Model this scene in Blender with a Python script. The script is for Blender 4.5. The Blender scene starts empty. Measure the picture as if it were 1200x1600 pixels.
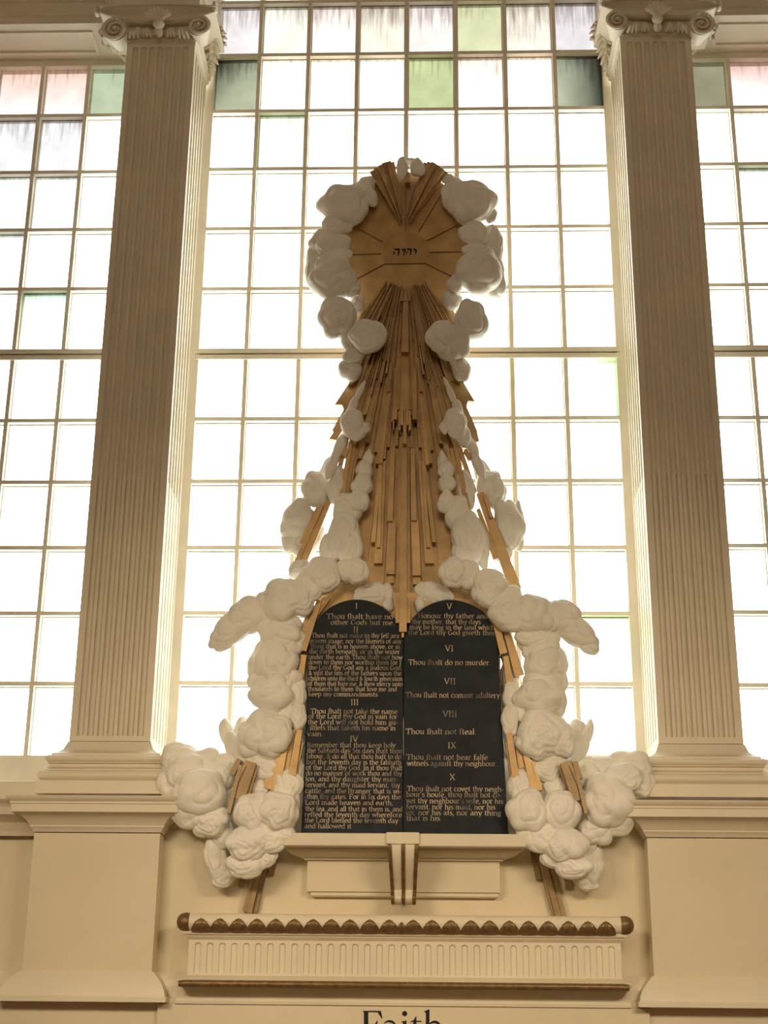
import bpy, math, random
from mathutils import Vector, Matrix
R = math.radians
random.seed(7)
sc = bpy.context.scene
COL = sc.collection

# ------------------------------------------------------------------ camera, sky, lamps, exposure
FPX = 2200.0
PITCH, YAW, ROLL = R(19.247), R(1.938), R(0.5695)
FW = Vector((-math.sin(YAW)*math.cos(PITCH), math.cos(YAW)*math.cos(PITCH), math.sin(PITCH)))
RT0 = Vector((math.cos(YAW), math.sin(YAW), 0.0)); UP0 = RT0.cross(FW)
RT = RT0*math.cos(ROLL) + UP0*math.sin(ROLL)
UP = -RT0*math.sin(ROLL) + UP0*math.cos(ROLL)
CAM = Vector((0.0, -8.0, 1.6))
def ray(px, py): return FW*FPX + RT*(px-600.0) - UP*(py-800.0)
def at(px, py, Y):
    d = ray(px, py); return CAM + d*((Y-CAM.y)/d.y)
CAM.x = -at(632, 640, 0.0).x            # the sculpture's axis stands at x = 0
def mpp(px, py, Y): return (at(px+1, py, Y)-at(px, py, Y)).length
def X(px, py, Y=0.0): return at(px, py, Y).x
def Z(px, py, Y=0.0): return at(px, py, Y).z

cd = bpy.data.cameras.new('camera'); cam = bpy.data.objects.new('camera', cd); COL.objects.link(cam)
cd.sensor_fit = 'VERTICAL'; cd.sensor_height = 32.0; cd.lens = FPX/1600.0*32.0
M = Matrix((RT, UP, -FW)).transposed().to_4x4(); M.translation = CAM
cam.matrix_world = M; cd.clip_start = 0.05
sc.camera = cam
sc.view_settings.view_transform = 'Standard'; sc.view_settings.look = 'None'
sc.view_settings.gamma = 1.0; sc.view_settings.use_curve_mapping = False
sc.view_settings.exposure = 0.0
sc.cycles.use_denoising = True
sc.cycles.max_bounces = 8; sc.cycles.transparent_max_bounces = 12
sc.cycles.sample_clamp_indirect = 6.0

w = bpy.data.worlds.new('sky'); sc.world = w; w.use_nodes = True
SKY = 6.0
bg = w.node_tree.nodes['Background']
bg.inputs[0].default_value = (0.97, 1.0, 0.985, 1); bg.inputs[1].default_value = SKY

def lamp(name, loc, aim, size, power, col, spread=180):
    l = bpy.data.lights.new(name, 'AREA'); l.shape = 'RECTANGLE'; l.size, l.size_y = size
    l.energy = power; l.color = col; l.spread = R(spread)
    o = bpy.data.objects.new(name, l); COL.objects.link(o); o.location = loc
    o.rotation_euler = (Vector(aim)-Vector(loc)).to_track_quat('-Z', 'Y').to_euler()
    return o
lamp('gallery_lamp', (-2.3, -4.5, 3.6), (-.4, 0, 1.0), (1.6, 0.5), 25, (1.0, 0.80, 0.53), 92)
lamp('gallery_lamp', (2.3, -4.5, 3.6), (.4, 0, 1.0), (1.6, 0.5), 25, (1.0, 0.80, 0.53), 92)

lamp('nave_fill', (0, -11.5, 6.4), (0, 0, 4.6), (4.0, 1.5), 118, (1.0, 0.82, 0.60))  # unseen soft fill, added behind the camera to lift the upper parts

# ------------------------------------------------------------------ materials
def nodes(name):
    m = bpy.data.materials.new(name); m.use_nodes = True
    nt = m.node_tree; return m, nt, nt.nodes['Principled BSDF']
def paint(name, col, rough=0.6, var=0.06, scale=6.0, metal=0.0, rnd=0.0, bump=0.0, bscale=40.0, spec=0.3):
    m, nt, b = nodes(name); N = nt.nodes.new; L = nt.links.new
    tc = N('ShaderNodeTexCoord'); nz = N('ShaderNodeTexNoise'); nz.inputs['Scale'].default_value = scale
    nz.inputs['Detail'].default_value = 5.0
    L(tc.outputs['Object'], nz.inputs['Vector'])
    rmp = N('ShaderNodeValToRGB')
    a = tuple(c*(1-var*2) for c in col); z = tuple(min(1, c*(1+var)) for c in col)
    rmp.color_ramp.elements[0].position = 0.3; rmp.color_ramp.elements[1].position = 0.7
    rmp.color_ramp.elements[0].color = (*a, 1); rmp.color_ramp.elements[1].color = (*z, 1)
    L(nz.outputs['Fac'], rmp.inputs['Fac']); out = rmp.outputs['Color']
    if rnd:
        oi = N('ShaderNodeObjectInfo'); mr = N('ShaderNodeMapRange')
        mr.inputs['To Min'].default_value = 1-rnd; mr.inputs['To Max'].default_value = 1+rnd
        L(oi.outputs['Random'], mr.inputs['Value'])
        hs = N('ShaderNodeHueSaturation'); L(mr.outputs['Result'], hs.inputs['Value']); L(out, hs.inputs['Color'])
        out = hs.outputs['Color']
    L(out, b.inputs['Base Color'])
    b.inputs['Roughness'].default_value = rough; b.inputs['Metallic'].default_value = metal
    b.inputs['Specular IOR Level'].default_value = spec
    if bump:
        n2 = N('ShaderNodeTexNoise'); n2.inputs['Scale'].default_value = bscale; n2.inputs['Detail'].default_value = 4
        L(tc.outputs['Object'], n2.inputs['Vector'])
        bp = N('ShaderNodeBump'); bp.inputs['Strength'].default_value = bump; bp.inputs['Distance'].default_value = 0.01
        L(n2.outputs['Fac'], bp.inputs['Height']); L(bp.outputs['Normal'], b.inputs['Normal'])
    return m
WALL = paint('cream_wall_paint', (0.74, 0.65, 0.475), 0.55, 0.03, 2.0, bump=0.05)
TRIM = paint('cream_trim_paint', (0.76, 0.68, 0.53), 0.5, 0.03, 3.0, bump=0.04)
SASH = paint('window_sash_paint', (0.78, 0.72, 0.60), 0.5, 0.04, 5.0)
PLASTER = paint('cloud_plaster', (0.87, 0.835, 0.75), 0.5, 0.05, 5.0, bump=0.12, bscale=25)
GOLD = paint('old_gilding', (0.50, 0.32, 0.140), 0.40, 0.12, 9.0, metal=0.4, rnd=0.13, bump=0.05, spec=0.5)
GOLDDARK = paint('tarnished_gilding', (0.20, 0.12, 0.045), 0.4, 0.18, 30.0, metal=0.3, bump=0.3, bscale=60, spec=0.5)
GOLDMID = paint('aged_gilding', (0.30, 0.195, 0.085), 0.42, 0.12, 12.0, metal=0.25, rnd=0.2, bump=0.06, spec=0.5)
JOINT_SHADE = paint('board_joint_shade', (0.17, 0.105, 0.045), 0.8, 0.1)  # dark brown that paints in the shadow of the gaps between boards
SLATE = paint('black_slate_paint', (0.016, 0.020, 0.026), 0.5, 0.25, 7.0, spec=0.2)
INK = paint('dark_blue_paint', (0.010, 0.010, 0.014), 0.5, 0.1)
REAR = paint('warm_brown_panelling', (0.56, 0.43, 0.31), 0.6, 0.05)
FLOOR = paint('oak_floor', (0.26, 0.17, 0.09), 0.5, 0.1)
CEIL = paint('ceiling_plaster', (0.5, 0.42, 0.33), 0.8, 0.02)

def lettering_material():
    m, nt, b = nodes('worn_gold_lettering'); N = nt.nodes.new; L = nt.links.new
    tc = N('ShaderNodeTexCoord'); nz = N('ShaderNodeTexNoise'); nz.inputs['Scale'].default_value = 9.0
    nz.inputs['Detail'].default_value = 6.0; nz.inputs['Roughness'].default_value = 0.65
    L(tc.outputs['Object'], nz.inputs['Vector'])
    r = N('ShaderNodeValToRGB'); e = r.color_ramp.elements
    e[0].position = 0.36; e[0].color = (0.11, 0.09, 0.07, 1)
    e[1].position = 0.60; e[1].color = (0.62, 0.48, 0.31, 1)
    L(nz.outputs['Fac'], r.inputs['Fac']); L(r.outputs['Color'], b.inputs['Base Color'])
    b.inputs['Roughness'].default_value = 0.45
    return m
LETTER = lettering_material()

def glass_material():
    m = bpy.data.materials.new('old_window_glass'); m.use_nodes = True
    nt = m.node_tree; nt.nodes.clear(); N = nt.nodes.new; L = nt.links.new
    out = N('ShaderNodeOutputMaterial'); tr = N('ShaderNodeBsdfTransparent'); gl = N('ShaderNodeBsdfGlossy')
    gl.inputs['Roughness'].default_value = 0.08
    mx = N('ShaderNodeMixShader'); mx.inputs[0].default_value = 0.03
    at_ = N('ShaderNodeAttribute'); at_.attribute_name = 'tint'
    uv = N('ShaderNodeUVMap'); uv.uv_map = 'pane'
    # rain streaks: noise stretched down the pane, strongest under its top bar
    tc = N('ShaderNodeTexCoord')
    mp = N('ShaderNodeMapping'); mp.inputs['Scale'].default_value = (38, 1, 3.2)
    L(tc.outputs['Object'], mp.inputs['Vector'])
    nz = N('ShaderNodeTexNoise'); nz.inputs['Scale'].default_value = 1.0; nz.inputs['Detail'].default_value = 3
    L(mp.outputs['Vector'], nz.inputs['Vector'])
    sp = N('ShaderNodeSeparateXYZ'); L(uv.outputs['UV'], sp.inputs['Vector'])
    ad = N('ShaderNodeMath'); ad.operation = 'ADD'; L(nz.outputs['Fac'], ad.inputs[0])
    ml = N('ShaderNodeMath'); ml.operation = 'MULTIPLY'; ml.inputs[1].default_value = 0.55
    L(sp.outputs['Y'], ml.inputs[0]); L(ml.outputs[0], ad.inputs[1])
    ad2 = N('ShaderNodeMath'); ad2.operation = 'MULTIPLY_ADD'; ad2.inputs[1].default_value = 0.8; 
    L(at_.outputs['Alpha'], ad2.inputs[0]); L(ad.outputs[0], ad2.inputs[2])
    mr = N('ShaderNodeMapRange'); mr.inputs['From Min'].default_value = 1.12; mr.inputs['From Max'].default_value = 1.5
    L(ad2.outputs[0], mr.inputs['Value'])
    mc = N('ShaderNodeMix'); mc.data_type = 'RGBA'; mc.blend_type = 'MULTIPLY'
    L(mr.outputs['Result'], mc.inputs['Factor']); L(at_.outputs['Color'], mc.inputs['A'])
    mc.inputs['B'].default_value = (0.42, 0.36, 0.34, 1)
    # cloudy patches in the old glass
    n2 = N('ShaderNodeTexNoise'); n2.inputs['Scale'].default_value = 5.0; n2.inputs['Detail'].default_value = 4
    L(tc.outputs['Object'], n2.inputs['Vector'])
    m2 = N('ShaderNodeMapRange'); m2.inputs['From Min'].default_value = 0.3; m2.inputs['From Max'].default_value = 0.7
    m2.inputs['To Min'].default_value = 0.85; m2.inputs['To Max'].default_value = 1.12
    L(n2.outputs['Fac'], m2.inputs['Value'])
    mc2 = N('ShaderNodeVectorMath'); mc2.operation = 'SCALE'
    L(mc.outputs['Result'], mc2.inputs[0]); L(m2.outputs['Result'], mc2.inputs['Scale'])
    L(mc2.outputs['Vector'], tr.inputs['Color'])
    L(tr.outputs[0], mx.inputs[1]); L(gl.outputs[0], mx.inputs[2]); L(mx.outputs[0], out.inputs[0])
    return m
GLASS = glass_material()

# ------------------------------------------------------------------ object helpers
ORG = {}
def empty(name, loc, label=None, cat=None, group=None, kind=None):
    o = bpy.data.objects.new(name, None); COL.objects.link(o); o.location = loc
    o.empty_display_size = 0.1; ORG[o.name] = Vector(loc)
    tag(o, label, cat, group, kind); return o
def tag(o, label=None, cat=None, group=None, kind=None):
    if label: o['label'] = label
    if cat: o['category'] = cat
    if group: o['group'] = group
    if kind: o['kind'] = kind
    return o
class MB:
    def __init__(s): s.v = []; s.f = []
    def add(s, vs, fs):
        n = len(s.v); s.v += [tuple(v) for v in vs]; s.f += [tuple(i+n for i in f) for f in fs]; return s
    def box(s, x0, x1, y0, y1, z0, z1):
        return s.add([(x0,y0,z0),(x1,y0,z0),(x1,y1,z0),(x0,y1,z0),(x0,y0,z1),(x1,y0,z1),(x1,y1,z1),(x0,y1,z1)],
                     [(0,3,2,1),(4,5,6,7),(0,1,5,4),(1,2,6,5),(2,3,7,6),(3,0,4,7)])
    def prism(s, pts, yf, yb):
        # pts: world (x,z) outline, front at yf, back at yb
        n = len(pts)
        a = sum(pts[i][0]*pts[(i+1)%n][1]-pts[(i+1)%n][0]*pts[i][1] for i in range(n))
        if a < 0: pts = pts[::-1]
        vs = [(x, yf, z) for x, z in pts]+[(x, yb, z) for x, z in pts]
        fs = [tuple(range(n)), tuple(range(2*n-1, n-1, -1))]
        fs += [(i, i+n, (i+1)%n+n, (i+1)%n) for i in range(n)]
        return s.add(vs, fs)
    def pxprism(s, pts, yf, yb):
        return s.prism([(lambda q: (q.x, q.z))(at(x, y, yf)) for x, y in pts], yf, yb)
    def loft(s, rect, prof, capt=True):
        # moulding that runs round the front and both ends of a block: rect x0,x1,yf,yb; prof (z, out)
        x0, x1, yf, yb = rect; n0 = len(s.v); k = len(prof)
        for z, o in prof:
            s.v += [(x0-o, yb, z), (x0-o, yf-o, z), (x1+o, yf-o, z), (x1+o, yb, z)]
        up = prof[-1][0] > prof[0][0]
        for i in range(k-1):
            for j in range(4):
                a = n0+4*i+j; b = n0+4*i+(j+1) % 4
                q = (a, b, b+4, a+4); s.f.append(q if up else q[::-1])
        e = n0+4*(k-1)
        c0 = (n0+3, n0+2, n0+1, n0); c1 = (e, e+1, e+2, e+3)
        s.f.append(c0 if up else c0[::-1]); s.f.append(c1 if up else c1[::-1]); return s
    def tube(s, pts, rad, n=8, flat=1.0):
        # round bar along points; rad a number or a list
        P = [Vector(p) for p in pts]; n0 = len(s.v)
        for i, p in enumerate(P):
            t = (P[min(i+1, len(P)-1)]-P[max(i-1, 0)]).normalized()
            a = Vector((0, 1, 0)); 
            if abs(t.dot(a)) > .95: a = Vector((0, 0, 1))
            u = t.cross(a).normalized(); v = u.cross(t).normalized()
            r = rad[i] if isinstance(rad, (list, tuple)) else rad
            for j in range(n):
                an = 2*math.pi*j/n; s.v.append(tuple(p+u*(math.cos(an)*r)+v*(math.sin(an)*r*flat)))
        for i in range(len(P)-1):
            for j in range(n):
                a = n0+i*n+j; b = n0+i*n+(j+1) % n; s.f.append((a, b, b+n, a+n))
        s.f.append(tuple(n0+j for j in range(n))[::-1]); e = n0+(len(P)-1)*n; s.f.append(tuple(e+j for j in range(n)))
        return s
    def ellipsoid(s, c, r, rot=0.0, nu=24, nv=14, fn=None):
        # c centre, r (x,y,z) radii, rot in the x-z plane; fn(dir) -> radial factor
        n0 = len(s.v); ca, sa = math.cos(rot), math.sin(rot)
        for i in range(nv+1):
            th = math.pi*i/nv
            for j in range(nu):
                ph = 2*math.pi*j/nu
                d = (math.sin(th)*math.cos(ph), -math.cos(th), math.sin(th)*math.sin(ph))   # poles face the front and the back
                k = fn(d) if fn else 1.0
                x, y, z = d[0]*r[0]*k, d[1]*r[1]*k, d[2]*r[2]*k
                s.v.append((c[0]+x*ca-z*sa, c[1]+y, c[2]+x*sa+z*ca))
        for i in range(nv):
            for j in range(nu):
                a = n0+i*nu+j; b = n0+i*nu+(j+1) % nu; s.f.append((a, b, b+nu, a+nu))
        return s
    def build(s, name, mat, parent=None, smooth=None, bevel=0.0):
        off = Vector((0, 0, 0))
        if parent is not None: off = ORG[parent.name]
        me = bpy.data.meshes.new(name)
        me.from_pydata([(x-off.x, y-off.y, z-off.z) for x, y, z in s.v], [], s.f); me.validate(); me.update()
        o = bpy.data.objects.new(name, me); COL.objects.link(o)
        if mat: me.materials.append(mat)
        if smooth is not None:
            me.shade_smooth()
            if smooth < 180: me.set_sharp_from_angle(angle=R(smooth))
        if bevel:
            b = o.modifiers.new('bevel', 'BEVEL'); b.width = bevel; b.segments = 1; b.limit_method = 'ANGLE'
        if parent is not None: o.parent = parent
        ORG[o.name] = off.copy()
        return o

# ------------------------------------------------------------------ key planes and levels
YP = 0.0                       # pilaster shaft front
YPL = -0.14                    # plinths and pedestal dies
YW = 0.0                       # wall between the pedestals
YF = 0.52                      # window frames
YG = 0.565                     # glass
def mean(*a): return sum(a)/len(a)
PX = {'left': (mean(X(198,70), X(153,615), X(109,1160)), mean(X(303,70), X(269.5,630), X(236,1160))),
      'right': (mean(X(972,63), X(997,630), X(1029,1159)), mean(X(1076,63), X(1121,610), X(1166,1165)))}
ZSILL = Z(400, 1182, YF)
ZCAPT = mean(Z(150, 1243.6, -0.26), Z(1090, 1251, -0.26))      # top of pedestal cap
ZARCH = mean(Z(235, 8, -0.05), Z(60, 35, 0.12), Z(60, 95, 0.5))
print('PX', PX, 'sill', ZSILL, 'cap', ZCAPT, 'arch', Z(235,8,-.05), Z(60,35,.12), Z(60,95,.5))

# ------------------------------------------------------------------ room shell
XL, XR, YR, ZC = -5.2, 5.6, -13.0, 9.9
tag(MB().box(XL-.2, XR+.2, YR-.2, 1.0, -0.2, 0).build('floor', FLOOR), kind='structure')
tag(MB().box(XL-.2, XR+.2, YR-.2, 1.0, ZC, ZC+.2).build('ceiling', CEIL), kind='structure')
tag(MB().box(XL-.2, XL, YR, 0.9, 0, ZC).build('wall_left', REAR), kind='structure')
tag(MB().box(XR, XR+.2, YR, 0.9, 0, ZC).build('wall_right', REAR), kind='structure')
tag(MB().box(XL-.2, XR+.2, YR-.2, YR, 0, ZC).build('wall_rear', REAR), kind='structure')
ZB = mean(Z(150, 1566, -0.2), Z(1100, 1574, -0.2))             # line under the base mouldings
ZBT = mean(Z(140, 1515, YPL), Z(1100, 1530, YPL))
ZPAR = ZCAPT-0.005
# wall under the windows
wb = MB().box(XL, XR, YW, 0.62, ZB, ZPAR).build('wall_back', WALL); tag(wb, kind='structure')
base_prof = [(ZB, .14), (ZB+.022, .14), (ZB+.03, .128), (ZB+.055, .122), (ZB+.085, .10), (ZB+.115, .07), (ZB+.14, .035), (ZB+.155, .012), (ZBT, .0)]
def run(x0, x1, yf, prof, name, mat=TRIM):
    mb = MB()
    for (za, oa), (zb, ob) in zip(prof, prof[1:]):
        mb.add([(x0, yf-oa, za), (x1, yf-oa, za), (x1, yf-ob, zb), (x0, yf-ob, zb)], [(0, 1, 2, 3)])
    z0, o0 = prof[0]; z1, o1 = prof[-1]
    mb.add([(x0, yf-o0, z0), (x1, yf-o0, z0), (x1, yf+.01, z0), (x0, yf+.01, z0)], [(3, 2, 1, 0)])
    mb.add([(x0, yf-o1, z1), (x1, yf-o1, z1), (x1, yf+.01, z1), (x0, yf+.01, z1)], [(0, 1, 2, 3)])
    return tag(mb.build(name, mat, smooth=40), kind='structure')
run(XL, XR, YW, base_prof, 'trim_1')
# dado below the moulding, a step in front
tag(MB().box(XL, XR, -0.142, 0.62, 0, ZB).build('wall_dado', WALL), kind='structure')

# ------------------------------------------------------------------ pilasters on pedestals
def fluted(mb, u0, u1, z0, z1, n, margin, wfrac, depth, place, zj=None, roundbot=False, flat=False, flip=False):
    cell = (u1-u0-2*margin)/n; hw = cell*wfrac/2; K = 8
    us = [u0]
    cen = [u0+margin+cell*(i+.5) for i in range(n)]
    for c in cen:
        us += [c-hw*1.001]+[c-hw*math.cos(math.pi*k/(2*K)*1.0) for k in range(1, 2*K)]+[c+hw*1.001]
    us.append(u1)
    top = z1[1]; bot = z0[1]                      # z0=(bottom edge, flute foot), z1=(top edge, flute head)
    zs = [z0[0], bot]
    if roundbot: zs += [bot+hw*(1-math.cos(math.pi*k/12)) for k in range(1, 7)]
    else: zs += [bot+.001]
    if zj: zs += [zj-.004, zj-.003, zj+.0, zj+.001]
    else: zs += [bot*.5+top*.5]
    zs += [top-hw*(1-math.cos(math.pi*k/12)) for k in range(6, 0, -1)]+[top, z1[0]]
    n0 = len(mb.v); nu = len(us)
    for z in zs:
        for u in us:
            c = min(cen, key=lambda q: abs(q-u)); du = abs(u-c); d = 0.0
            if du < hw and bot < z < top:
                e = du
                if z > top-hw: e = math.hypot(du, z-(top-hw))
                if roundbot and z < bot+hw: e = math.hypot(du, (bot+hw)-z)
                if e < hw:
                    q = math.sqrt(max(0, 1-(e/hw)**2))
                    if flat: d = depth*min(1, q*1.8)
                    elif zj and z < zj-.0035: d = depth*0.75*(e/hw)**2*(1 if e < hw*.93 else (1-e/hw)/.07)
                    else: d = depth*q
            mb.v.append(place(u, z, d))
    for i in range(len(zs)-1):
        for j in range(nu-1):
            a = n0+i*nu+j; q = (a, a+1, a+1+nu, a+nu); mb.f.append(q[::-1] if flip else q)
    return mb

def volute(mb, c, r, yf, side, tilt=0.0):
    # side +1: the scroll leaves the top towards +x
    pts = []; rad = []; N = 60
    for i in range(N+1):
        t = i/N; a = R(90)+t*2.3*2*math.pi; q = r*(0.90*(1-t)**1.1+0.10)
        pts.append((c[0]-side*q*math.cos(a)*(-1), yf-.02*t-.006, c[2]+q*math.sin(a))); rad.append(r*(0.15*(1-t)+0.045))
    mb.tube(pts, rad, 8)
    mb.ellipsoid((c[0], yf-.02, c[2]), (r*.16, .03, r*.16), 0, 12, 8)
    # drum behind the scroll
    n = 28; o = len(mb.v)
    for y, k in ((yf+.002, .86), (yf-.002, .95), (yf+.04, .90), (yf+.10, .66), (yf+.17, .42)):
        for j in range(n):
            a = 2*math.pi*j/n; mb.v.append((c[0]+r*k*math.cos(a), y, c[2]+r*k*math.sin(a)))
    for i in range(4):
        for j in range(n):
            a = o+i*n+j; b = o+i*n+(j+1) % n; mb.f.append((a, a+n, b+n, b))
    mb.f.append(tuple(o+j for j in range(n)))
    return mb

def leaf(mb, base, tip, width, thick, lobes=5, bend=0.0):
    # acanthus leaf: stem with paired lobes from base to tip (world points)
    b, t = Vector(base), Vector(tip); ax = t-b; ln = ax.length; d = ax.normalized()
    sd = d.cross(Vector((0, 1, 0)))
    if sd.length < .1: sd = Vector((1, 0, 0))
    sd.normalize()
    mb.tube([b, b+ax*.5+Vector((0, -bend, 0)), t], [thick*1.0, thick*.9, thick*.4], 8)
    for i in range(lobes):
        k = (i+.6)/lobes; wv = width*math.sin(math.pi*(.18+.75*k))
        o = b+ax*k+Vector((0, -bend*math.sin(math.pi*k), 0))
        for s in (-1, 1):
            e = o+sd*(s*wv)+d*(ln*.16)
            mb.tube([o-d*ln*.06, o*.5+e*.5+Vector((0, -thick*.9, 0)), e], [thick*.55, thick*.85, thick*.3], 7)
    return mb

def pilaster(side):
    x0, x1 = PX[side]; sg = 1 if side == 'left' else -1
    mir = (lambda x, y: (x, y)) if side == 'left' else (lambda x, y: (1275.5-x, y-8.5))
    zb = Z(172, 1158) if side == 'left' else Z(1098, 1162)
    zt = Z(*mir(250, 66))
    t = empty('pilaster', ((x0+x1)/2, -.05, zb),
              'tall cream fluted pilaster with scrolled capital, %s of the cloud sculpture' % side, 'pilaster', 'pilasters between the windows')
    wd = x1-x0
    # shaft
    mb = MB(); zj = Z(*mir(200, 748)); zh = Z(*mir(250, 73)); zf = Z(*mir(172, 1150)) if side == 'left' else Z(1098, 1152)
    fluted(mb, x0, x1, (zb, zf), (zt, zh), 7, wd*.068, .68, .021, lambda u, z, d: (u, YP+d, z), zj)
    fluted(mb, YP, YF-.02, (zb, zf), (zt, zh), 5, .03, .70, .022, lambda u, z, d: (x1-d, u, z), zj)
    fluted(mb, YP, YF-.02, (zb, zf), (zt, zh), 5, .03, .70, .022, lambda u, z, d: (x0+d, u, z), zj, flip=True)
    mb.box(x0+.024, x1-.024, YP+.024, YF-.02, zb, zt)
    mb.build('shaft', TRIM, t, smooth=35)
    # attic base: apophyge, torus, scotia, torus, plinth
    q = lambda y: Z(165, y, -.1) if side == 'left' else Z(1098, y+5.5, -.1)
    def tor(za, zc, o0, o1, n=7): return [(za+(zc-za)*(i/n), o0+(o1-o0)*math.sin(math.pi*i/n)) for i in range(n+1)]
    pf = [(q(1241), .135), (q(1221), .135)]
    pf += tor(q(1220), q(1204), .112, .135) + [(q(1203.5), .105), (q(1201.5), .105)]
    pf += [(q(1200), .094), (q(1197), .082), (q(1193), .082), (q(1191.5), .092), (q(1190.5), .092)]
    pf += tor(q(1190), q(1179), .088, .105) + [(q(1178.5), .075), (q(1176), .075), (q(1172), .045), (q(1166), .022), (zb-.004, .004), (zb+.012, -.03)]
    MB().loft((x0, x1, YP, YF), pf).build('base', TRIM, t, smooth=40)
    # pedestal: cap, die
    xd0, xd1 = x0-.115, x1+.115
    zt2 = Z(150, 1243.6, -.26) if side == 'left' else Z(1090, 1251, -.26)
    c = lambda y: zt2-(Z(150, 1243.6, -.22)-Z(150, y, -.22))
    cp = [(c(1296), .005), (c(1291), .012), (c(1288), .022), (c(1286), .022), (c(1283), .03), (c(1278), .042), (c(1273), .062), (c(1270), .085), (c(1269), .098),
          (c(1268), .112), (c(1256), .112), (c(1255), .118), (c(1252), .118), (c(1249), .132), (c(1246), .14), (c(1243.6), .142)]
    pd = empty('pedestal', ((x0+x1)/2, YPL, ZB), 'plain cream pedestal with moulded cap under the fluted pilaster %s of the tablets' % side, 'pedestal', 'pedestals under the pilasters')
    MB().loft((xd0, xd1, YPL, YW-.001), cp).build('cap', TRIM, pd, smooth=30)
    MB().loft((xd0, xd1, YPL, YW-.001), [(c(1297.5), .0), (ZBT, .0)]).build('die', WALL, pd)
    MB().loft((xd0, xd1, YPL, YW-.001), [(z, o*.72) for z, o in base_prof]).build('base_moulding', TRIM, pd, smooth=30)
    # capital
    cpx = lambda x, y, Y: at(*mir(x, y), Y)
    m = mpp(*mir(247, 40), -.06)
    cap = empty('capital', ((x0+x1)/2, -.05, zt)); cap.parent = t; cap.location = Vector((0, 0, zt-zb)); ORG[cap.name] = Vector(((x0+x1)/2, -.05, zt))
    # neck under the scrolls
    zq = lambda y: cpx(248, y-3, -.015).z
    MB().loft((x0, x1, YP, YF-.04), [(zq(74), .001), (zq(67.5), .003), (zq(66), .018), (zq(63), .022), (zq(62), .012), (zq(60), .03), (zq(57), .035), (zq(56), .02), (zq(30), .01)]).build('neck_band', TRIM, cap, smooth=30)
    # abacus: concave front with a roll along its lower edge
    mb = MB(); n = 22; lo = []; hi = []
    for i in range(n+1):
        k = i/n; px = 156+(336-156)*k; s = 4*k*(1-k)
        lo.append((px, 20+15*s-2*k, -.14+.075*s)); hi.append((px, 11-3*s-1*k, -.17+.06*s))
    L_ = [cpx(*p) for p in lo]; H_ = [cpx(*p) for p in hi]
    vs = []
    for a, b in zip(L_, H_):
        mid = (a+b)*.5+Vector((0, .03, 0))
        vs += [a, mid, b, Vector((b.x, .3, b.z)), Vector((a.x, .3, a.z))]
    fs = []
    for i in range(n):
        for j in range(5):
            a_ = i*5+j; b_ = i*5+(j+1) % 5; f = (a_, a_+5, b_+5, b_); fs.append(f if sg > 0 else f[::-1])
    fs += [(0, 1, 2, 3, 4), tuple(n*5+j for j in (4, 3, 2, 1, 0))]
    mb.add(vs, fs)
    mb.tube([p+Vector((0, -.004, 0)) for p in L_], m*1.8, 8); mb.tube([p+Vector((0, -.004, -m*3.2)) for p in L_[4:-4]], m*1.0, 6)
    mb.tube([p+Vector((0, -.004, 0)) for p in H_], m*1.3, 8)
    for px, py in ((154, 17), (334, 12)):
        for k in range(3): mb.ellipsoid(cpx(px+(-2 if px < 200 else 2), py-5+5*k, -.13), (m*4, .03, m*3.4), 0, 10, 8)
    mb.build('abacus', TRIM, cap, smooth=45)
    v = volute(MB(), cpx(180, 48, -.11), m*20, -.11, 1 if sg > 0 else -1).build('volute', TRIM, cap, smooth=45)
    v = volute(MB(), cpx(311, 42, -.11), m*17.5, -.11, -1 if sg > 0 else 1).build('volute', TRIM, cap, smooth=45)
    # shell leaf with bud at the centre
    mb = MB()
    for k in range(7):
        a = R(150-20*k); o = cpx(248, 35, -.12)
        e = o+Vector((math.cos(a)*m*22, -.035, math.sin(a)*m*20))
        mb.tube([o, (o+e)*.5+Vector((0, -.025, 0)), e], [m*2.8, m*4.8, m*3.2], 8)
    mb.ellipsoid(cpx(248, 38, -.15), (m*9, .035, m*7), 0, 16, 10)
    mb.ellipsoid(cpx(248, 49, -.10), (m*6.5, .04, m*10), 0, 16, 10)
    mb.build('shell_ornament', TRIM, cap, smooth=60)
    for cx in (230, 267):
        mb = MB()
        for k in (-1, 0, 1):
            o = cpx(cx, 44, -.07); e = cpx(cx+k*5.5, 58, -.055); mb.tube([o, (o+e)*.5+Vector((k*m*1.2, -.02, 0)), e], [m*2, m*3, m*1.6], 8)
        mb.build('husk', TRIM, cap, smooth=60)
    for cx, s in ((211, -1), (286, 1)):
        mb = MB()
        for k in range(3):
            o = cpx(cx-s*4+s*k*3, 44+2*k, -.08); e = cpx(cx-s*5+s*k*7, 60, -.06); mb.tube([o, (o+e)*.5+Vector((0, -.025, 0)), e], [m*2.5, m*3.4, m*1.5], 8)
        mb.build('husk', TRIM, cap, smooth=60)
    # side scrolls with drooping leaves, lit by the windows behind
    mb = MB()
    a0, a1 = cpx(335, 50, .12), cpx(327, 112, .40)
    leaf(mb, a0, a1, m*17, m*4.2, 6, 0.02)
    leaf(mb, cpx(340, 42, .2), cpx(350, 72, .3), m*9, m*4, 4, .02)
    mb.build('acanthus_leaf', TRIM, cap, smooth=60)
    mb = MB()
    leaf(mb, cpx(160, 54, .10), cpx(194, 92, .40), m*8, m*4.5, 5, 0.02)
    mb.tube([cpx(158, 50, .05), cpx(164, 66, .25), cpx(180, 78, .35), cpx(196, 76, .25)], [m*5, m*6, m*6, m*4], 8)
    mb.build('acanthus_leaf', TRIM, cap, smooth=60)
    return t
pilaster('left'); pilaster('right')

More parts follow.
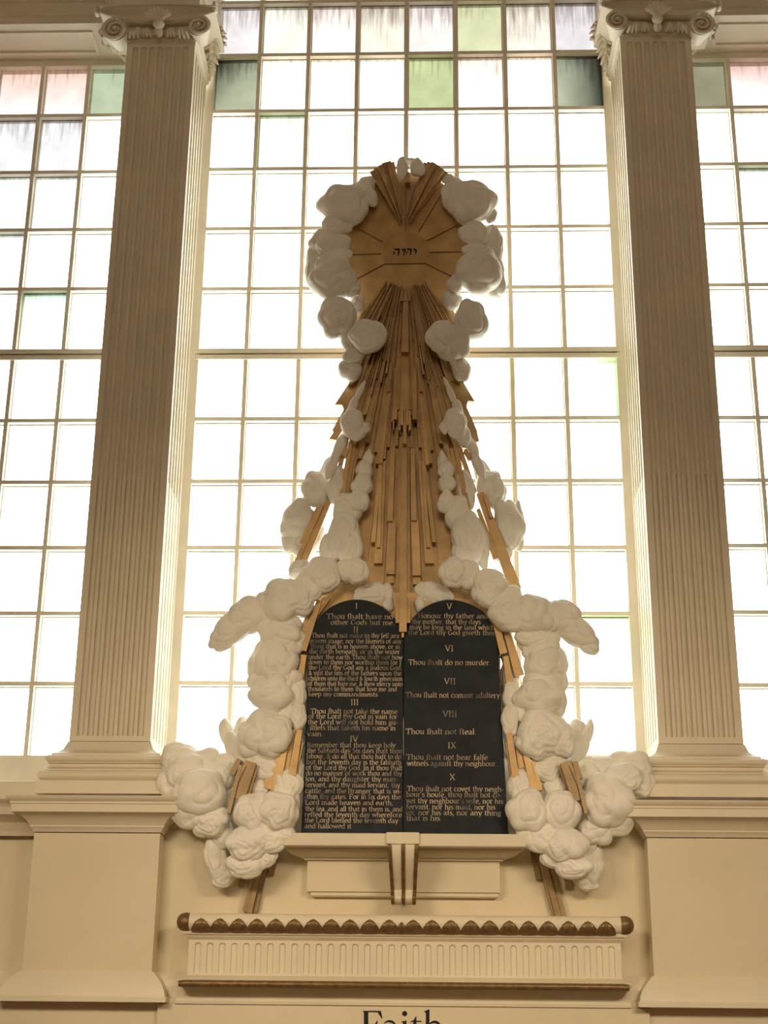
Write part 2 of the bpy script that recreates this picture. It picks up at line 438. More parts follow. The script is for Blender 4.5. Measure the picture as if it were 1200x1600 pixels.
# ------------------------------------------------------------------ entablature over the side bays, sills, caps
xa = X(312, 6, -.05); xb = X(958, -3, -.05)
def entab(x0, x1, xp0, xp1, name):
    mb = MB()
    mb.loft((x0, x1, .12, .66), [(ZARCH, 0), (ZARCH+.06, 0), (ZARCH+.065, .02), (ZARCH+.16, .02), (ZARCH+.17, .045), (ZARCH+.30, .045), (ZARCH+.33, .09), (ZC-.01, .09)])
    mb.loft((xp0, xp1, -.05, .3), [(ZARCH, 0), (ZARCH+.10, 0), (ZARCH+.105, .02), (ZARCH+.3, .02), (ZC-.02, .02)])
    return tag(mb.build(name, TRIM, smooth=30), kind='structure')
entab(XL, PX['left'][1]-.02, PX['left'][0]-.16, xa, 'trim_2')
entab(PX['right'][0]+.02, XR, xb, PX['right'][1]+.16, 'trim_3')
# soffit panel mouldings
for nm, x0, x1 in (('trim_4', XL+.3, X(150, 60, .3)), ('trim_5', X(1118, 60, .3), XR-.3)):
    mb = MB()
    for (a, b, c_, d) in ((x0, x1, .20, .225), (x0, x1, .42, .445), (x1-.025, x1, .225, .42), (x0, x0+.025, .225, .42)):
        mb.box(a, b, c_, d, ZARCH-.014, ZARCH+.002)
    tag(mb.build(nm, TRIM), kind='structure')
# wall cap running between pedestals on the outer bays (continues the pedestal cap), plain sill in the middle
def capz(y): return ZCAPT-(Z(150, 1243.6, -.1)-Z(150, y, -.1))
outer = [(capz(1298), .0), (capz(1291), .012), (capz(1287), .022), (capz(1278), .04), (capz(1271), .085), (capz(1268), .112), (capz(1256), .112), (capz(1252), .118), (capz(1246), .14), (ZCAPT-.004, .142)]
run(XL, PX['left'][0]-.10, YW-.06, outer, 'trim_6'); run(PX['right'][1]+.10, XR, YW-.06, outer, 'trim_7')
ZS1 = Z(30, 1222, 0.05)
tag(MB().box(XL, PX['left'][0]-.13, .02, .62, ZPAR, ZS1).build('trim_8', TRIM), kind='structure')
tag(MB().box(PX['right'][1]+.13, XR, .02, .62, ZPAR, ZS1).build('trim_9', TRIM), kind='structure')
tag(MB().box(PX['left'][1]-.01, PX['right'][0]+.01, .10, .62, ZPAR-.001, Z(300, 1190, .3)).build('trim_10', TRIM), kind='structure')

# ------------------------------------------------------------------ windows
def window(name, x0, x1, xs, zrows, ztr, z0, z1, tint, jamb):
    """x0,x1 outer edges; xs vertical bar centres; zrows glazing-bar levels; ztr (lo,hi) transom; z0,z1 glass bottom/top"""
    t = empty(name, ((x0+x1)/2, YF, z0), kind='structure')
    fr = MB()
    for a, b in ((x0, x0+jamb), (x1-jamb, x1)): fr.box(a, b, YF, YF+.10, z0-.16, z1+.16)
    fr.box(x0+jamb, x1-jamb, YF, YF+.10, z1, z1+.16); fr.box(x0+jamb, x1-jamb, YF, YF+.10, z0-.16, z0)
    fr.build('frame', SASH, t, bevel=.004)
    tb = MB(); a, b = ztr; mdl = (a+b)/2
    tb.box(x0+jamb*.6, x1-jamb*.6, YF-.012, YF+.09, a, mdl-.006); tb.box(x0+jamb*.6, x1-jamb*.6, YF+.012, YF+.09, mdl-.006, mdl+.006)
    tb.box(x0+jamb*.6, x1-jamb*.6, YF-.012, YF+.09, mdl+.006, b)
    tb.build('transom', SASH, t, bevel=.004)
    bw = .0155
    def vbar(mb, x, za, zb):
        for h, ya, yb in ((bw*.85, YF+.002, YF+.046), (bw*1.25, YF+.044, YF+.07)): mb.box(x-h, x+h, ya, yb, za, zb)
    def hbar(mb, z, xa_, xb_):
        for h, ya, yb in ((bw*.85, YF+.003, YF+.047), (bw*1.25, YF+.045, YF+.071)): mb.box(xa_, xb_, ya, yb, z-h, z+h)
    for x in xs:
        mb = MB(); vbar(mb, x, z0, a); vbar(mb, x, b, z1); mb.build('glazing_bar', SASH, t)
    for z in zrows:
        mb = MB(); hbar(mb, z, x0+jamb, x1-jamb); mb.build('glazing_bar', SASH, t)
    # one sheet of panes; each pane has its own tint
    xe = [x0+jamb]+list(xs)+[x1-jamb]
    ze = sorted([z1]+list(zrows)+[b], reverse=True), sorted([a]+list(zrows)+[z0], reverse=True)
    rows = []
    zz = sorted(set([z1, z0, a, b]+list(zrows)), reverse=True)
    for u, l in zip(zz, zz[1:]):
        if not (u <= b+1e-6 and l >= a-1e-6): rows.append((u, l))
    g = MB(); cols = []
    def tn(c):
        if isinstance(c[0], (tuple, list)): return [tn(q) for q in c]
        return tuple(v*.42*(1 if v < .55 else 1+(v-.55)*3.2) for v in c[:3])+(c[3],)
    for ri, (u, l) in enumerate(rows):
        for ci in range(len(xe)-1):
            g.add([(xe[ci], YG, l), (xe[ci+1], YG, l), (xe[ci+1], YG, u), (xe[ci], YG, u)], [(0, 1, 2, 3)])
            cols.append(tn(tint(ri, ci, len(xe)-1)))
    o = g.build('glass', GLASS, t)
    at_ = o.data.attributes.new('tint', 'FLOAT_COLOR', 'CORNER'); uvl = o.data.uv_layers.new(name='pane')
    for p, cset in zip(o.data.polygons, cols):
        for k, li in enumerate(p.loop_indices):
            at_.data[li].color = cset[k] if isinstance(cset[0], (tuple, list)) else cset
            uvl.data[li].uv = ((0, 0), (1, 0), (1, 1), (0, 1))[k]
    return t
W = (0.93, 0.94, 0.93, 0.0)
def tint_mid(r, c, n):
    T = {(0,0): (.40,.37,.37,.35), (0,1): (.48,.46,.40,.35), (0,2): (.52,.47,.44,.45), (0,3): (.46,.42,.36,.45), (0,4): (.46,.42,.40,.45), (0,5): (.33,.33,.21,.25), (0,6): (.44,.40,.35,.5), (0,7): (.38,.35,.36,.4),
         (1,1): (.8,.79,.77,.33), (1,2): (.75,.73,.68,.33), (1,3): (.75,.73,.70,.33), (1,4): (.27,.30,.16,.25), (1,5): (.62,.58,.55,.38), (1,6): (.70,.66,.62,.36),
         (2,0): (.85,.84,.85,.22), (2,1): (.50,.58,.45,.18), (2,7): (.85,.84,.85,.2), (2,5): (.93,.94,.93,.08), (2,6): (.93,.94,.93,.10), (2,4): (.93,.94,.93,.08)}
    if (r, c) == (1, 0): return [(.20,.21,.14,.2), (.26,.27,.19,.2), (.16,.17,.12,.3), (.004,.004,.003,.6)]
    if (r, c) == (1, 7): return [(.26,.27,.19,.2), (.01,.014,.01,.4), (.006,.006,.005,.6), (.18,.20,.15,.3)]
    if (r, c) == (6, 7): return [(.93,.94,.93,0), (.50,.66,.46,0), (.60,.72,.56,0), (.93,.94,.93,0)]
    if (r, c) == (10, 7): return [(.93,.94,.93,0), (.93,.94,.93,0), (.62,.72,.56,0), (.62,.70,.58,0)]
    return T.get((r, c), W)
zt_ = lambda y: Z(400, y, YF)
mx = [X(408-(408-387)*(y-47)/433., y, YF) for y in (47,)]
xA = mean(X(408, 47, YF), X(396.5, 285, YF), X(387, 480, YF), X(374, 780, YF), X(358.5, 1106, YF))
xB = mean(X(867, 47, YF), X(873, 285, YF), X(880, 480, YF), X(889.5, 780, YF), X(904.6, 1106, YF))
xs = [xA+(xB-xA)*i/6 for i in range(7)]
pitch = (xB-xA)/6
JW = .055
zrow = [zt_(y) for y in (-85, 3, 85.5, 173, 263.5, 356.5, 450.5, 654, 751.5, 855, 957.5, 1067)]
def tint_shift(r, c, n): return tint_mid(r-2, c, n) if r >= 2 else (.5,.47,.42,.4)
window('window_1', PX['left'][1]-.02, PX['right'][0]+.02, xs, zrow, (zt_(562), zt_(545)), zt_(1177), zt_(-175), tint_shift, JW+.02)
def tint_left(r, c, n):
    c = c-n    # -1 nearest the pilaster
    if r == 0: return {-1: (.24,.27,.19,.1)}.get(c, [(.55,.50,.50,.2), (.55,.50,.50,.2), (.42,.27,.22,.2), (.42,.27,.22,.2)])
    if r == 1: return (.42,.41,.42,.3) if c < -1 else W
    if r == 2 and c < -1: return (.62,.63,.63,.3)
    if r == 3 and c < -2: return (.6,.62,.62,.2)
    if (r, c) == (4, -2): return [(.75,.80,.76,0), (.93,.94,.93,0), (.36,.56,.42,.2), (.30,.40,.30,.3)]
    return W
def tint_right(r, c, n):
    if r == 0: return {0: (.15,.14,.09,.1)}.get(c, [(.62,.58,.58,.2), (.62,.58,.58,.2), (.36,.22,.19,.2), (.36,.22,.19,.2)])
    if (r, c) == (2, 1): return [(.9,.92,.9,0), (.9,.92,.9,0), (.33,.42,.33,.2), (.33,.42,.33,.2)]
    if r == 1 and c >= 1: return (.70,.70,.68,.15)
    return W
l1 = mean(X(66,105,YF), X(46,320,YF), X(31,440,YF), X(3,740,YF)); l2 = mean(X(138,105,YF), X(121,320,YF), X(107,440,YF), X(82,740,YF))
pl = l2-l1; ls = [l1-2*pl, l1-pl, l1, l2]
zl = lambda y: Z(90, y, YF)
window('window_2', l1-3.05*pl, PX['left'][0]+.02, ls, [zl(y) for y in (180, 268.5, 358.5, 451, 656.5, 753, 855.5, 958, 1068)], (zl(563), zl(546)), zl(1180), zl(103), tint_left, .03)
r1 = mean(X(1138,171,YF), X(1159,317,YF), X(1170,440,YF), X(1191,740,YF))
zr = lambda y: Z(1140, y, YF)
window('window_3', PX['right'][1]-.02, r1+3.05*pl, [r1, r1+pl, r1+2*pl], [zr(y) for y in (167, 255.5, 349, 444.5, 652, 750, 852, 956, 1070)], (zr(559), zr(540)), zr(1186), zr(91), tint_right, .03)
# wall pieces that close the end bays beyond the side windows
tag(MB().box(XL, l1-3.04*pl, YF, .66, ZPAR, ZARCH+.01).build('wall_end_left', WALL), kind='structure')
tag(MB().box(r1+3.04*pl, XR, YF, .66, ZPAR, ZARCH+.01).build('wall_end_right', WALL), kind='structure')
zt1 = zt_(-175)
tag(MB().box(PX['left'][1]-.03, PX['right'][0]+.03, YF, .66, zt1+.10, ZC).build('wall_upper', WALL), kind='structure')
#INSERT_OBJECTS
# ------------------------------------------------------------------ gilded glory: board, medallion, rays
def axis(y): return 634-.009*(y-400)
YB = 0.07                                     # back of the boards
def lay(k): return 0.045-0.021*k              # front of layer k
def bar(mb, p0, p1, w0, w1, k, back=None):
    dx, dy = p1[0]-p0[0], p1[1]-p0[1]; l = math.hypot(dx, dy); nx, ny = -dy/l, dx/l
    pts = [(p0[0]+nx*w0/2, p0[1]+ny*w0/2), (p0[0]-nx*w0/2, p0[1]-ny*w0/2), (p1[0]-nx*w1/2, p1[1]-ny*w1/2), (p1[0]+nx*w1/2, p1[1]+ny*w1/2)]
    return mb.pxprism(pts, lay(k), lay(k)+.045 if back is None else back)
glory = empty('gilded_glory', (0, YB, Z(632, 940, 0)), 'tall gilded sunburst of stepped wooden rays with a round top board', 'sunburst')
def outline(cx, cy, rx, ry, n=40, a0=0, a1=360): return [(cx+rx*math.cos(R(a0+(a1-a0)*i/n)), cy-ry*math.sin(R(a0+(a1-a0)*i/n))) for i in range(n)]
MB().pxprism(outline(635, 382, 108, 112), lay(0), YB).build('board', GOLD, glory)
med = MB().pxprism([(666.5, 411), (601, 411.5)]+[(634+37*math.cos(R(a)), 394-33*math.sin(R(a))) for a in range(206, -30, -8)], lay(0)-.006, lay(0)+.01).build('medallion', GOLD, glory)
def joint_shade(p0, p1, w=1.3): return bar(MB(), p0, p1, w, w, 0, lay(0)+.004)
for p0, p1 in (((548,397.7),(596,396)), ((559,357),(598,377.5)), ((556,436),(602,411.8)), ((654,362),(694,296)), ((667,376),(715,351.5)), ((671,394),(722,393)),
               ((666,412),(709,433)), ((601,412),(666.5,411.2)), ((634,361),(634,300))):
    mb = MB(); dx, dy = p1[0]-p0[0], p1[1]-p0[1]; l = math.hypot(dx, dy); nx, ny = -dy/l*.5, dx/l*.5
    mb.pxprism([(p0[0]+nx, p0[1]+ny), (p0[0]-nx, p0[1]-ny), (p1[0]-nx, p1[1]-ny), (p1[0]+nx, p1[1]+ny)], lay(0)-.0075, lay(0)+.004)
    mb.build('joint_shade', JOINT_SHADE, glory)  # thin dark strip in place of a shaded gap
# Hebrew name, painted
heb = MB(); hy = lay(0)-.0085
def hp(pts): heb.pxprism([(600+x/17.14, 350+y/17.14) for x, y in pts], hy, hy+.004)
hp([(255,640),(300,655),(430,655),(425,690),(350,705),(285,690)]); hp([(395,660),(430,660),(412,770),(388,850),(365,850),(372,740)]); hp([(268,725),(295,735),(285,790),(245,828),(238,810)])
hp([(460,655),(500,668),(545,655),(582,665),(585,700),(560,780),(535,850),(515,850),(530,760),(535,712),(490,705)])
hp([(600,648),(640,658),(690,648),(745,668),(752,700),(735,780),(705,832),(692,828),(700,740),(690,705),(640,690)]); hp([(625,725),(635,740),(625,780),(590,812),(588,790)])
hp([(775,635),(810,655),(850,660),(880,700),(870,770),(840,805),(825,795),(835,740),(830,705),(800,690)])
heb.build('lettering', INK, glory)
# upper rays
UPPER = [] 
for sg, rays in ((-1, ((-9,347,-53,267,8,3), (-9,344,-47,262,8,2), (-8,344,-41,258,8,4), (-7,342,-34,254,8,3), (-6,340,-27,252,8,5), (-6,338,-21,253,7,3), (-3,335,-14,285,5,1))),
                 (1, ((5,348,63,268,8,2), (5,346,57,263,8,4), (5,344,51,258,8,3), (4,342,44,254,8,5), (4,340,37,253,7,3), (3,338,31,254,6,2), (2,335,14,285,5,1)))):
    UPPER.append([((634+x0, y0), (634+x1, y1), .8, w1, k*.8) for x0, y0, x1, y1, w1, k in rays])
MB().pxprism([(633,285),(641,285),(640,272),(634,262),(631,259),(635,270)], lay(4), lay(1)).build('flame', GOLD, glory)
# lower fan
def fan(t, dt, y0, y1, k, cut=0.0, name='ray', into=None):
    q = lambda tt, y: (axis(y)+tt*(y-395), y)
    mb = into or MB(); mb.pxprism([q(t-dt, y0), q(t+dt, y0), q(t+dt, y1+cut), q(t-dt, y1-cut)], lay(k), YB if k < 3 else lay(k)+.06)
    return mb if into else mb.build(name, GOLD, glory)
MB().pxprism([(634,440),(568,468),(552,502),(566,560),(549,592),(545,800),(520,930),(516,946),(746,946),(742,930),(718,800),(716,592),(702,560),(716,502),(702,468)], lay(-.6), YB+.015).build('backing_board', GOLD, glory)
MB().pxprism([(500,926),(766,926),(778,960),(782,1010),(782,1120),(482,1120),(480,1010),(484,962)], -.06, YB).build('backing_board', GOLD, glory)
for t in (-.20, -.143, -.086, -.0285, .0285, .086, .143, .20): fan(t, .0279, 560, 946, 0, name='plank')
FAN = [(.70,.020,0,503,1.2), (.655,.016,0,510,2.2), (.615,.018,0,520,1.4), (.575,.014,0,512,2.6), (.54,.016,0,545,1.5), (.505,.014,0,556,2.4), (.475,.012,0,575,1.6),
       (.445,.018,0,594,1), (.41,.018,0,600,2), (.375,.018,0,597,1), (.345,.013,0,640,2), (.315,.016,0,700,1), (.288,.013,0,648,2),
       (.264,.013,0,700,1), (.241,.010,0,651,3), (.218,.014,0,713,2), (.194,.010,0,690,3), (.171,.013,0,800,1), (.154,.008,0,582,4), (.140,.009,0,707,2),
       (.127,.007,0,727,3), (.111,.009,0,727,4), (.097,.006,0,720,3), (.118,.010,566,609,5), (.083,.008,0,700,2), (.068,.008,0,655,4), (.051,.008,0,648,3), (.038,.007,0,700,2),
       (.42,.007,0,540,3), (.333,.006,0,560,3), (.30,.005,0,590,3), (.21,.006,0,553,4), (.183,.005,0,600,4), (.073,.005,0,490,5), (.36,.005,0,545,3), (.27,.005,0,520,3), (.235,.004,0,580,3.6), (.16,.004,0,540,5), (.13,.004,0,560,4)]
for t, dt, y0, y1, k in FAN:
    for s in (-1, 1):
        j = random.uniform(-4, 4); y0_ = y0 or 395+random.uniform(50, 66)/math.sqrt(1+t*t); fan(s*t, dt, y0_, y1+j, k, .8*s if t > .2 else 0)
rr_ = random.Random(5); fill = MB()
for i in range(32):
    for sd in (-1, 1):
        t_ = .022+.0125*i+rr_.uniform(-.003, .003)
        fan(sd*t_, rr_.uniform(.0022, .0045), 395+rr_.uniform(48, 62)/math.sqrt(1+t_*t_), rr_.uniform(520, 690)-t_*200, rr_.uniform(2.4, 5), into=fill)
fl_ = fill.build('ray_fill', GOLD, glory); fl_['kind'] = 'stuff'
def cbar(y0, y1, x0l, x0r, x1l, x1r, k, name='ray', back=None):
    if name == 'ray' and y1 > 790: name = 'plank'
    return MB().pxprism([(x0l, y0), (x0r, y0), (x1r, y1), (x1l, y1)], lay(k), lay(k)+.06 if back is None else back).build(name, GOLD, glory)
cbar(447, 470, 633.4, 634.4, 630, 637.5, 7); cbar(470, 550, 630, 637.5, 627, 638.5, 6.5)
cbar(455, 470, 627.5, 630, 625.5, 630, 6); cbar(455, 470, 637.5, 640, 637.5, 641.5, 6)
cbar(550, 640, 627, 638.5, 624.5, 640, 4); cbar(550, 640, 621.5, 626.5, 618, 624, 3.4); cbar(550, 640, 639, 644, 640.5, 646.5, 3.4)
cbar(575, 655, 615.5, 620, 614.5, 620.5, 5); cbar(575, 655, 645.5, 650.5, 644.5, 651.5, 5)
# the small trident
for a in ((637,664,626.5,630,626,630.3,6.2), (637,664,634.3,638,634,638.3,6.2), (641,672,622.8,626,622.4,626,5.4), (641,672,638.5,641.8,638.6,642,5.4), (664,693,629.8,635.2,629.4,635,6.6), (633,668,631,633.6,630.6,634,5.2)): cbar(*a)
# long central planks
cbar(668, 975, 624.5, 640, 617.5, 641, 1.6); cbar(693, 928, 628, 636, 624, 635.6, 4.2); cbar(926, 987, 624, 635.6, 623.6, 635.4, 11, back=lay(3))
cbar(934, 973, 618, 624.5, 618, 624, 10.2, back=lay(2)); cbar(934, 973, 635.2, 641, 635, 641, 10.2, back=lay(2))
cbar(987, 996, 627, 631.6, 627.4, 631.2, 10, name='tip', back=lay(8))
cbar(700, 814, 611, 617, 604.5, 613.5, 4); cbar(813, 897, 606.5, 618.5, 603.5, 616.5, 3); cbar(896, 911, 604, 616, 604, 615, 1.6)
cbar(700, 813, 641.5, 647.5, 642.5, 651, 4); cbar(812, 899, 642, 654, 645, 657.5, 3); cbar(898, 913, 645.5, 657, 645.5, 657, 1.6)
cbar(720, 880, 597, 603, 584, 597, 2); cbar(720, 855, 594, 597, 588.5, 594, 3.2); cbar(720, 847, 592, 596, 580, 586.5, 3)
cbar(720, 880, 653, 659, 664.5, 678, 2); cbar(720, 855, 659, 662, 667, 672.5, 3.2); cbar(720, 847, 660.5, 664.5, 675, 681.5, 3)
# ragged outer flags behind the small clouds
MB().pxprism([(556,570),(546,597),(523,632),(535,632.5),(537,640),(519,672),(521.5,674.5),(514,685.5),(526,687.5),(545,655),(566,600)], lay(.4), YB).build('ray', GOLD, glory)
MB().pxprism([(712,570),(724,597),(742,627),(731,626),(729,635),(746,674),(746,677),(749,689),(741,692),(722,655),(703,600)], lay(.4), YB).build('ray', GOLD, glory)

# bundles of rays that pass over and under the clouds
def bundle(label, rays, group=None, mat=None, up=0):
    rays = [(a, b, c, d, k+up) for a, b, c, d, k in rays]
    z = min(at(p1[0], p1[1], lay(k)).z for p0, p1, w0, w1, k in rays); xm = mean(*[at(p1[0], p1[1], 0).x for p0, p1, w0, w1, k in rays])
    t = empty('gilded_ray_bundle', (xm, .02, z), label, 'rays', group)
    for p0, p1, w0, w1, k in rays: bar(MB(), p0, p1, w0, w1, k).build('ray', mat or GOLD, t)
    return t
def mirror(rays, dx=1266.0):
    f = lambda p: (dx-.018*(p[1]-400)-p[0]+2, p[1]); return [(f(a), f(b), w0, w1, k) for a, b, w0, w1, k in rays]
G1 = 'gilded ray bundles over the clouds'
G0 = 'upward ray bundles on the round board'
bundle('narrow bundle of gilded rays rising left above the painted name', UPPER[0], G0)
bundle('narrow bundle of gilded rays rising right above the painted name', UPPER[1], G0)
bundle('short bundle of gilded rays left of the fan, above the cloud puffs', [((541,688),(522,766),6,8,3), ((548,690),(529,805),6,9,4.6), ((553,700),(536,800),5,8,3.6), ((543,700),(537,712),7,7,5.2), ((558,700),(541,797),5,6,3)], G1)
bundle('short bundle of gilded rays right of the fan, above the cloud puffs', [((716,692),(741,768),6,8,3), ((711,694),(733,806),6,9,4.6), ((705,700),(727,804),5,8,3.6), ((727,702),(735,716),6,6,5.2), ((699,702),(723,800),5,6,3)], G1)
bundle('long thin gilded rays slanting down left in front of the window', [((521,768),(473,878),6,12,2), ((503,788),(453,899),5,6,3.4), ((511,784),(466,885),5,6,1), ((496,792),(470,850),4,4,3)], G1)
bundle('long gilded rays slanting down right in front of the window', [((750,770),(806,922),12,19,2), ((747,795),(775,873),6,9,3), ((757,772),(768,808),5,5,3.6)], G1)
bundle('gilded rays ending beside the top left of the left tablet', [((499,938),(472.5,1016),8,12,5), ((488,945),(451,1052),9,14,4), ((475,1023),(466.5,1076),8,11,4.6), ((509,935),(487,970),5,6,4), ((514,934),(494,962),4,5,3.6)], G1, up=5)
bundle('gilded rays ending beside the top right of the right tablet', [((767,942),(787,1021),7,12,5), ((781,950),(812,1056),8,15,4), ((790,1025),(798,1077),8,12,4.6), ((758,935),(776,980),5,6,3.6)], G1, up=5)
bundle('gilded rays beside the lower left edge of the left tablet', [((468,1140),(456,1211),9,12,6), ((458,1140),(446,1203),8,10,5), ((447,1160),(430,1240),8,11,6), ((436,1180),(421,1233),8,9,5.4), ((423,1200),(413,1231),6,7,5), ((473,1160),(463,1210),3,3,5)], G1, up=6.5)
bundle('gilded rays beside the lower right edge of the right tablet', [((795,1145),(806,1214),9,11,6), ((807,1150),(815,1200),8,9,5), ((822,1180),(836,1240),9,10,6), ((833,1190),(844,1235),7,8,5.4), ((816,1185),(821,1208),9,10,4.6), ((791,1160),(799,1214),3,3,5)], G1, up=6.5)
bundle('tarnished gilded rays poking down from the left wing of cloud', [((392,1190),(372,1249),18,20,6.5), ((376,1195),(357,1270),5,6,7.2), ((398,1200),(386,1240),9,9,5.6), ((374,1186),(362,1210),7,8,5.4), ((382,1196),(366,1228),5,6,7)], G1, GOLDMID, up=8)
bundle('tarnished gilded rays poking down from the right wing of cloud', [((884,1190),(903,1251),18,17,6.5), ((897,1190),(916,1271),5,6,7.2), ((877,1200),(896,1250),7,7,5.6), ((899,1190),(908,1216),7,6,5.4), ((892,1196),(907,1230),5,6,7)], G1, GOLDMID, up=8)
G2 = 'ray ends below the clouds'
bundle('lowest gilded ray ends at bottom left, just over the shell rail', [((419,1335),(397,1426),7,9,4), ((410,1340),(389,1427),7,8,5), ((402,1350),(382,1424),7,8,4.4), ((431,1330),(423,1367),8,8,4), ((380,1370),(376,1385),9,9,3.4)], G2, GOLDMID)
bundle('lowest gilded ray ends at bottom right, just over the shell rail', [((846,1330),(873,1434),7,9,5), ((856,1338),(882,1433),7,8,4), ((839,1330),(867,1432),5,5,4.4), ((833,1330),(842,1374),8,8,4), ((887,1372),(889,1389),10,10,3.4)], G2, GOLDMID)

# ------------------------------------------------------------------ carved clouds
def puff(parent, cx, cy, rx, ry, rot=0, Y=-.06, dk=.8, swirl=1.0, seed=None):
    rnd = random.Random(seed if seed is not None else int(cx*31+cy*17))
    m = mpp(cx, cy, Y); d = ray(cx, cy).normalized(); ce, se = math.sqrt(d.x**2+d.y**2), d.z
    rx, ry = rx*1.07, ry*1.07
    a = rx*m; rmin = min(rx, ry)*m; c = rmin*dk
    b = math.sqrt(max((ry*m)**2-(c*se)**2, (.5*ry*m)**2))/ce
    n = rnd.choice((2.2, 2.8, 3.3)); ph = rnd.uniform(0, 6.28); hand = rnd.choice((-1, 1)); turns = rnd.choice((1, 1, 2))
    an = rnd.uniform(0, 6.28); of = rnd.uniform(.15, .5); ox, oz = of*math.cos(an), of*math.sin(an); l1, l2, l3 = [rnd.uniform(0, 6.28) for _ in range(3)]
    amp = .085*swirl
    nl = (6 if max(rx, ry) > 26 else 4) if swirl > .7 else 0; lobes = []
    for i in range(nl):
        a_ = 6.283*(i+rnd.uniform(-.3, .3))/nl; yy = -rnd.uniform(.05, .75); h_ = math.sqrt(1-yy*yy); g_ = rnd.uniform(.40, .52)
        lobes.append((h_*math.cos(a_)*g_, yy*g_, h_*math.sin(a_)*g_, rnd.uniform(.50, .60)))
    def fn(q):
        x, y, z = q; rr = math.hypot(x, z); dx, dz = x-ox*(1-rr*rr), z-oz*(1-rr*rr); r = math.hypot(dx, dz); th = math.atan2(dz, dx)
        r += .05*math.sin(3*th+l3)+.03*math.sin(5*th+l1)
        s = r*n+hand*turns*th/6.283+ph/6.283
        f = s-math.floor(s)
        roll = math.sqrt(max(0, 1-(2*f**.7-1)**2))            # rounded coil with a sharp seam
        fade = min(1, r*3)*(1-.55*max(0, rr-.8)/.2)
        lump = .035*math.sin(3*th+l1)+.025*math.sin(5*th+l2)
        k = .90 if lobes else 1.0
        for cx_, cy_, cz_, rl in lobes:
            d = x*cx_+y*cy_+z*cz_; e = rl*rl-(cx_*cx_+cy_*cy_+cz_*cz_)+d*d
            if e > 0: k = max(k, d+math.sqrt(e))
        return k-amp*.5+amp*(roll-.4)*fade+lump*min(1, r*1.5)
    p = at(cx, cy, Y)
    big = max(rx, ry)
    mb = MB().ellipsoid(p, (a, c, b), R(rot), 72 if big > 22 else 44, 56 if big > 22 else 34, fn)
    return mb.build('puff', PLASTER, parent, smooth=180)
def cloud(label, puffs, Y=-.06, group='carved clouds around the sunburst', base=None):
    lo = max(puffs, key=lambda p: p[1]+p[3]); b = at(lo[0], lo[1]+lo[3]*.9, Y)
    t = empty('carved_cloud', (b.x, Y, b.z), label, 'cloud', group)
    for p in puffs:
        cx, cy, rx, ry = p[:4]; rot = p[4] if len(p) > 4 else 0; dy = p[5] if len(p) > 5 else 0; sw = p[6] if len(p) > 6 else 1.0
        puff(t, cx, cy, rx, ry, rot, Y+dy, .8, sw)
    return t
cloud('white carved cloud curling round the left side of the round gilded board', [
    (572,290,15,16,-30,.02), (577,306,13,19,20,.0), (560,302,22,16,0,-.01), (537,322,40,35,0,-.02), (527,352,27,17,0,-.03), (506,380,24,24,0,.02), (520,384,30,20,10,-.03), (524,399,27,15,10,-.04),
    (521,413,28,17,10,-.05), (504,425,25,50,8,.05), (518,440,38,33,0,-.05), (549,452,16,13,30,-.06), (556,478,13,17,-20,.0)], -.03)
cloud('white carved cloud curling round the right side of the round gilded board', [
    (702,281,11,9,0,.02), (713,292,15,13,0,.01), (702,307,14,22,0,0), (736,318,40,35,0,-.02), (767,335,10,15,0,.02), (740,365,25,18,0,-.03), (766,385,23,34,0,.05), (742,392,22,14,0,-.04),
    (748,425,39,37,20,-.05), (767,432,25,38,10,.05), (711,444,13,15,0,-.05), (706,470,16,16,20,0)], -.03)
cloud('small white cloud puff at the very top of the sunburst', [(628,262,9,18,0,-.03), (652,262,12,15,0,-.03), (640,253,17,6,0,.02)], -.02)
cloud('round white cloud puffs under the left end of the ring', [(528,498,31,34,0,-.06), (548,532,15,24,30,-.05), (575,526,31,29,0,-.09), (552,556,17,14,20,-.05), (547,577,20,20,0,-.0)], -.05)
cloud('round white cloud puffs under the right end of the ring', [(735,503,28,34,0,-.06), (690,527,24,27,0,-.09), (713,536,22,28,20,-.07), (700,548,20,17,0,-.06), (722,578,15,20,0,0)], -.05)
cloud('small white cloud lapping over the left rays of the fan', [(550,660,19,24,-15,-.05), (571,668,8,10,0,-.05), (561,615,5,22,-22,-.03), (550,636,7,18,-25,-.03), (556,676,17,13,0,-.05), (530,700,9,28,-22,.02), (519,728,9,24,-20,.02)], -.06)
cloud('small white cloud lapping over the right rays of the fan', [(712,662,18,26,15,-.05), (694,668,8,11,0,-.05), (704,615,5,26,20,-.03), (716,640,7,20,20,-.03), (722,676,12,26,12,-.03), (738,700,8,26,20,.02), (748,728,9,24,20,.02)], -.06)
cloud('column of white cloud down the left side of the gilded planks', [(574,722,9,20,-10,-.0), (569,735,14,17,0,-.02), (567,757,17,19,0,-.03), (560,783,19,20,0,-.03), (542,800,24,28,0,.0), (536,835,26,40,-8,-.02), (548,860,20,34,0,-.03), (517,860,18,36,-15,.02), (528,760,16,30,-12,.02)], -.03)
cloud('column of white cloud down the right side of the gilded planks', [(692,724,9,18,10,-.0), (697,735,14,16,0,-.02), (698,755,15,16,0,-.03), (698,785,15,19,0,-.03), (716,805,22,30,0,.0), (731,838,28,42,8,-.02), (722,862,18,30,0,-.02), (748,850,16,42,12,.02), (728,765,14,34,12,.02)], -.03)
cloud('outer white cloud bulging left in front of the window panes', [(496,765,26,30,10,.0), (466,812,27,34,-10,.0), (455,843,17,25,0,.03), (482,835,24,38,-15,.03), (510,745,14,34,-18,.03), (474,790,12,14,0,.02)], .06)
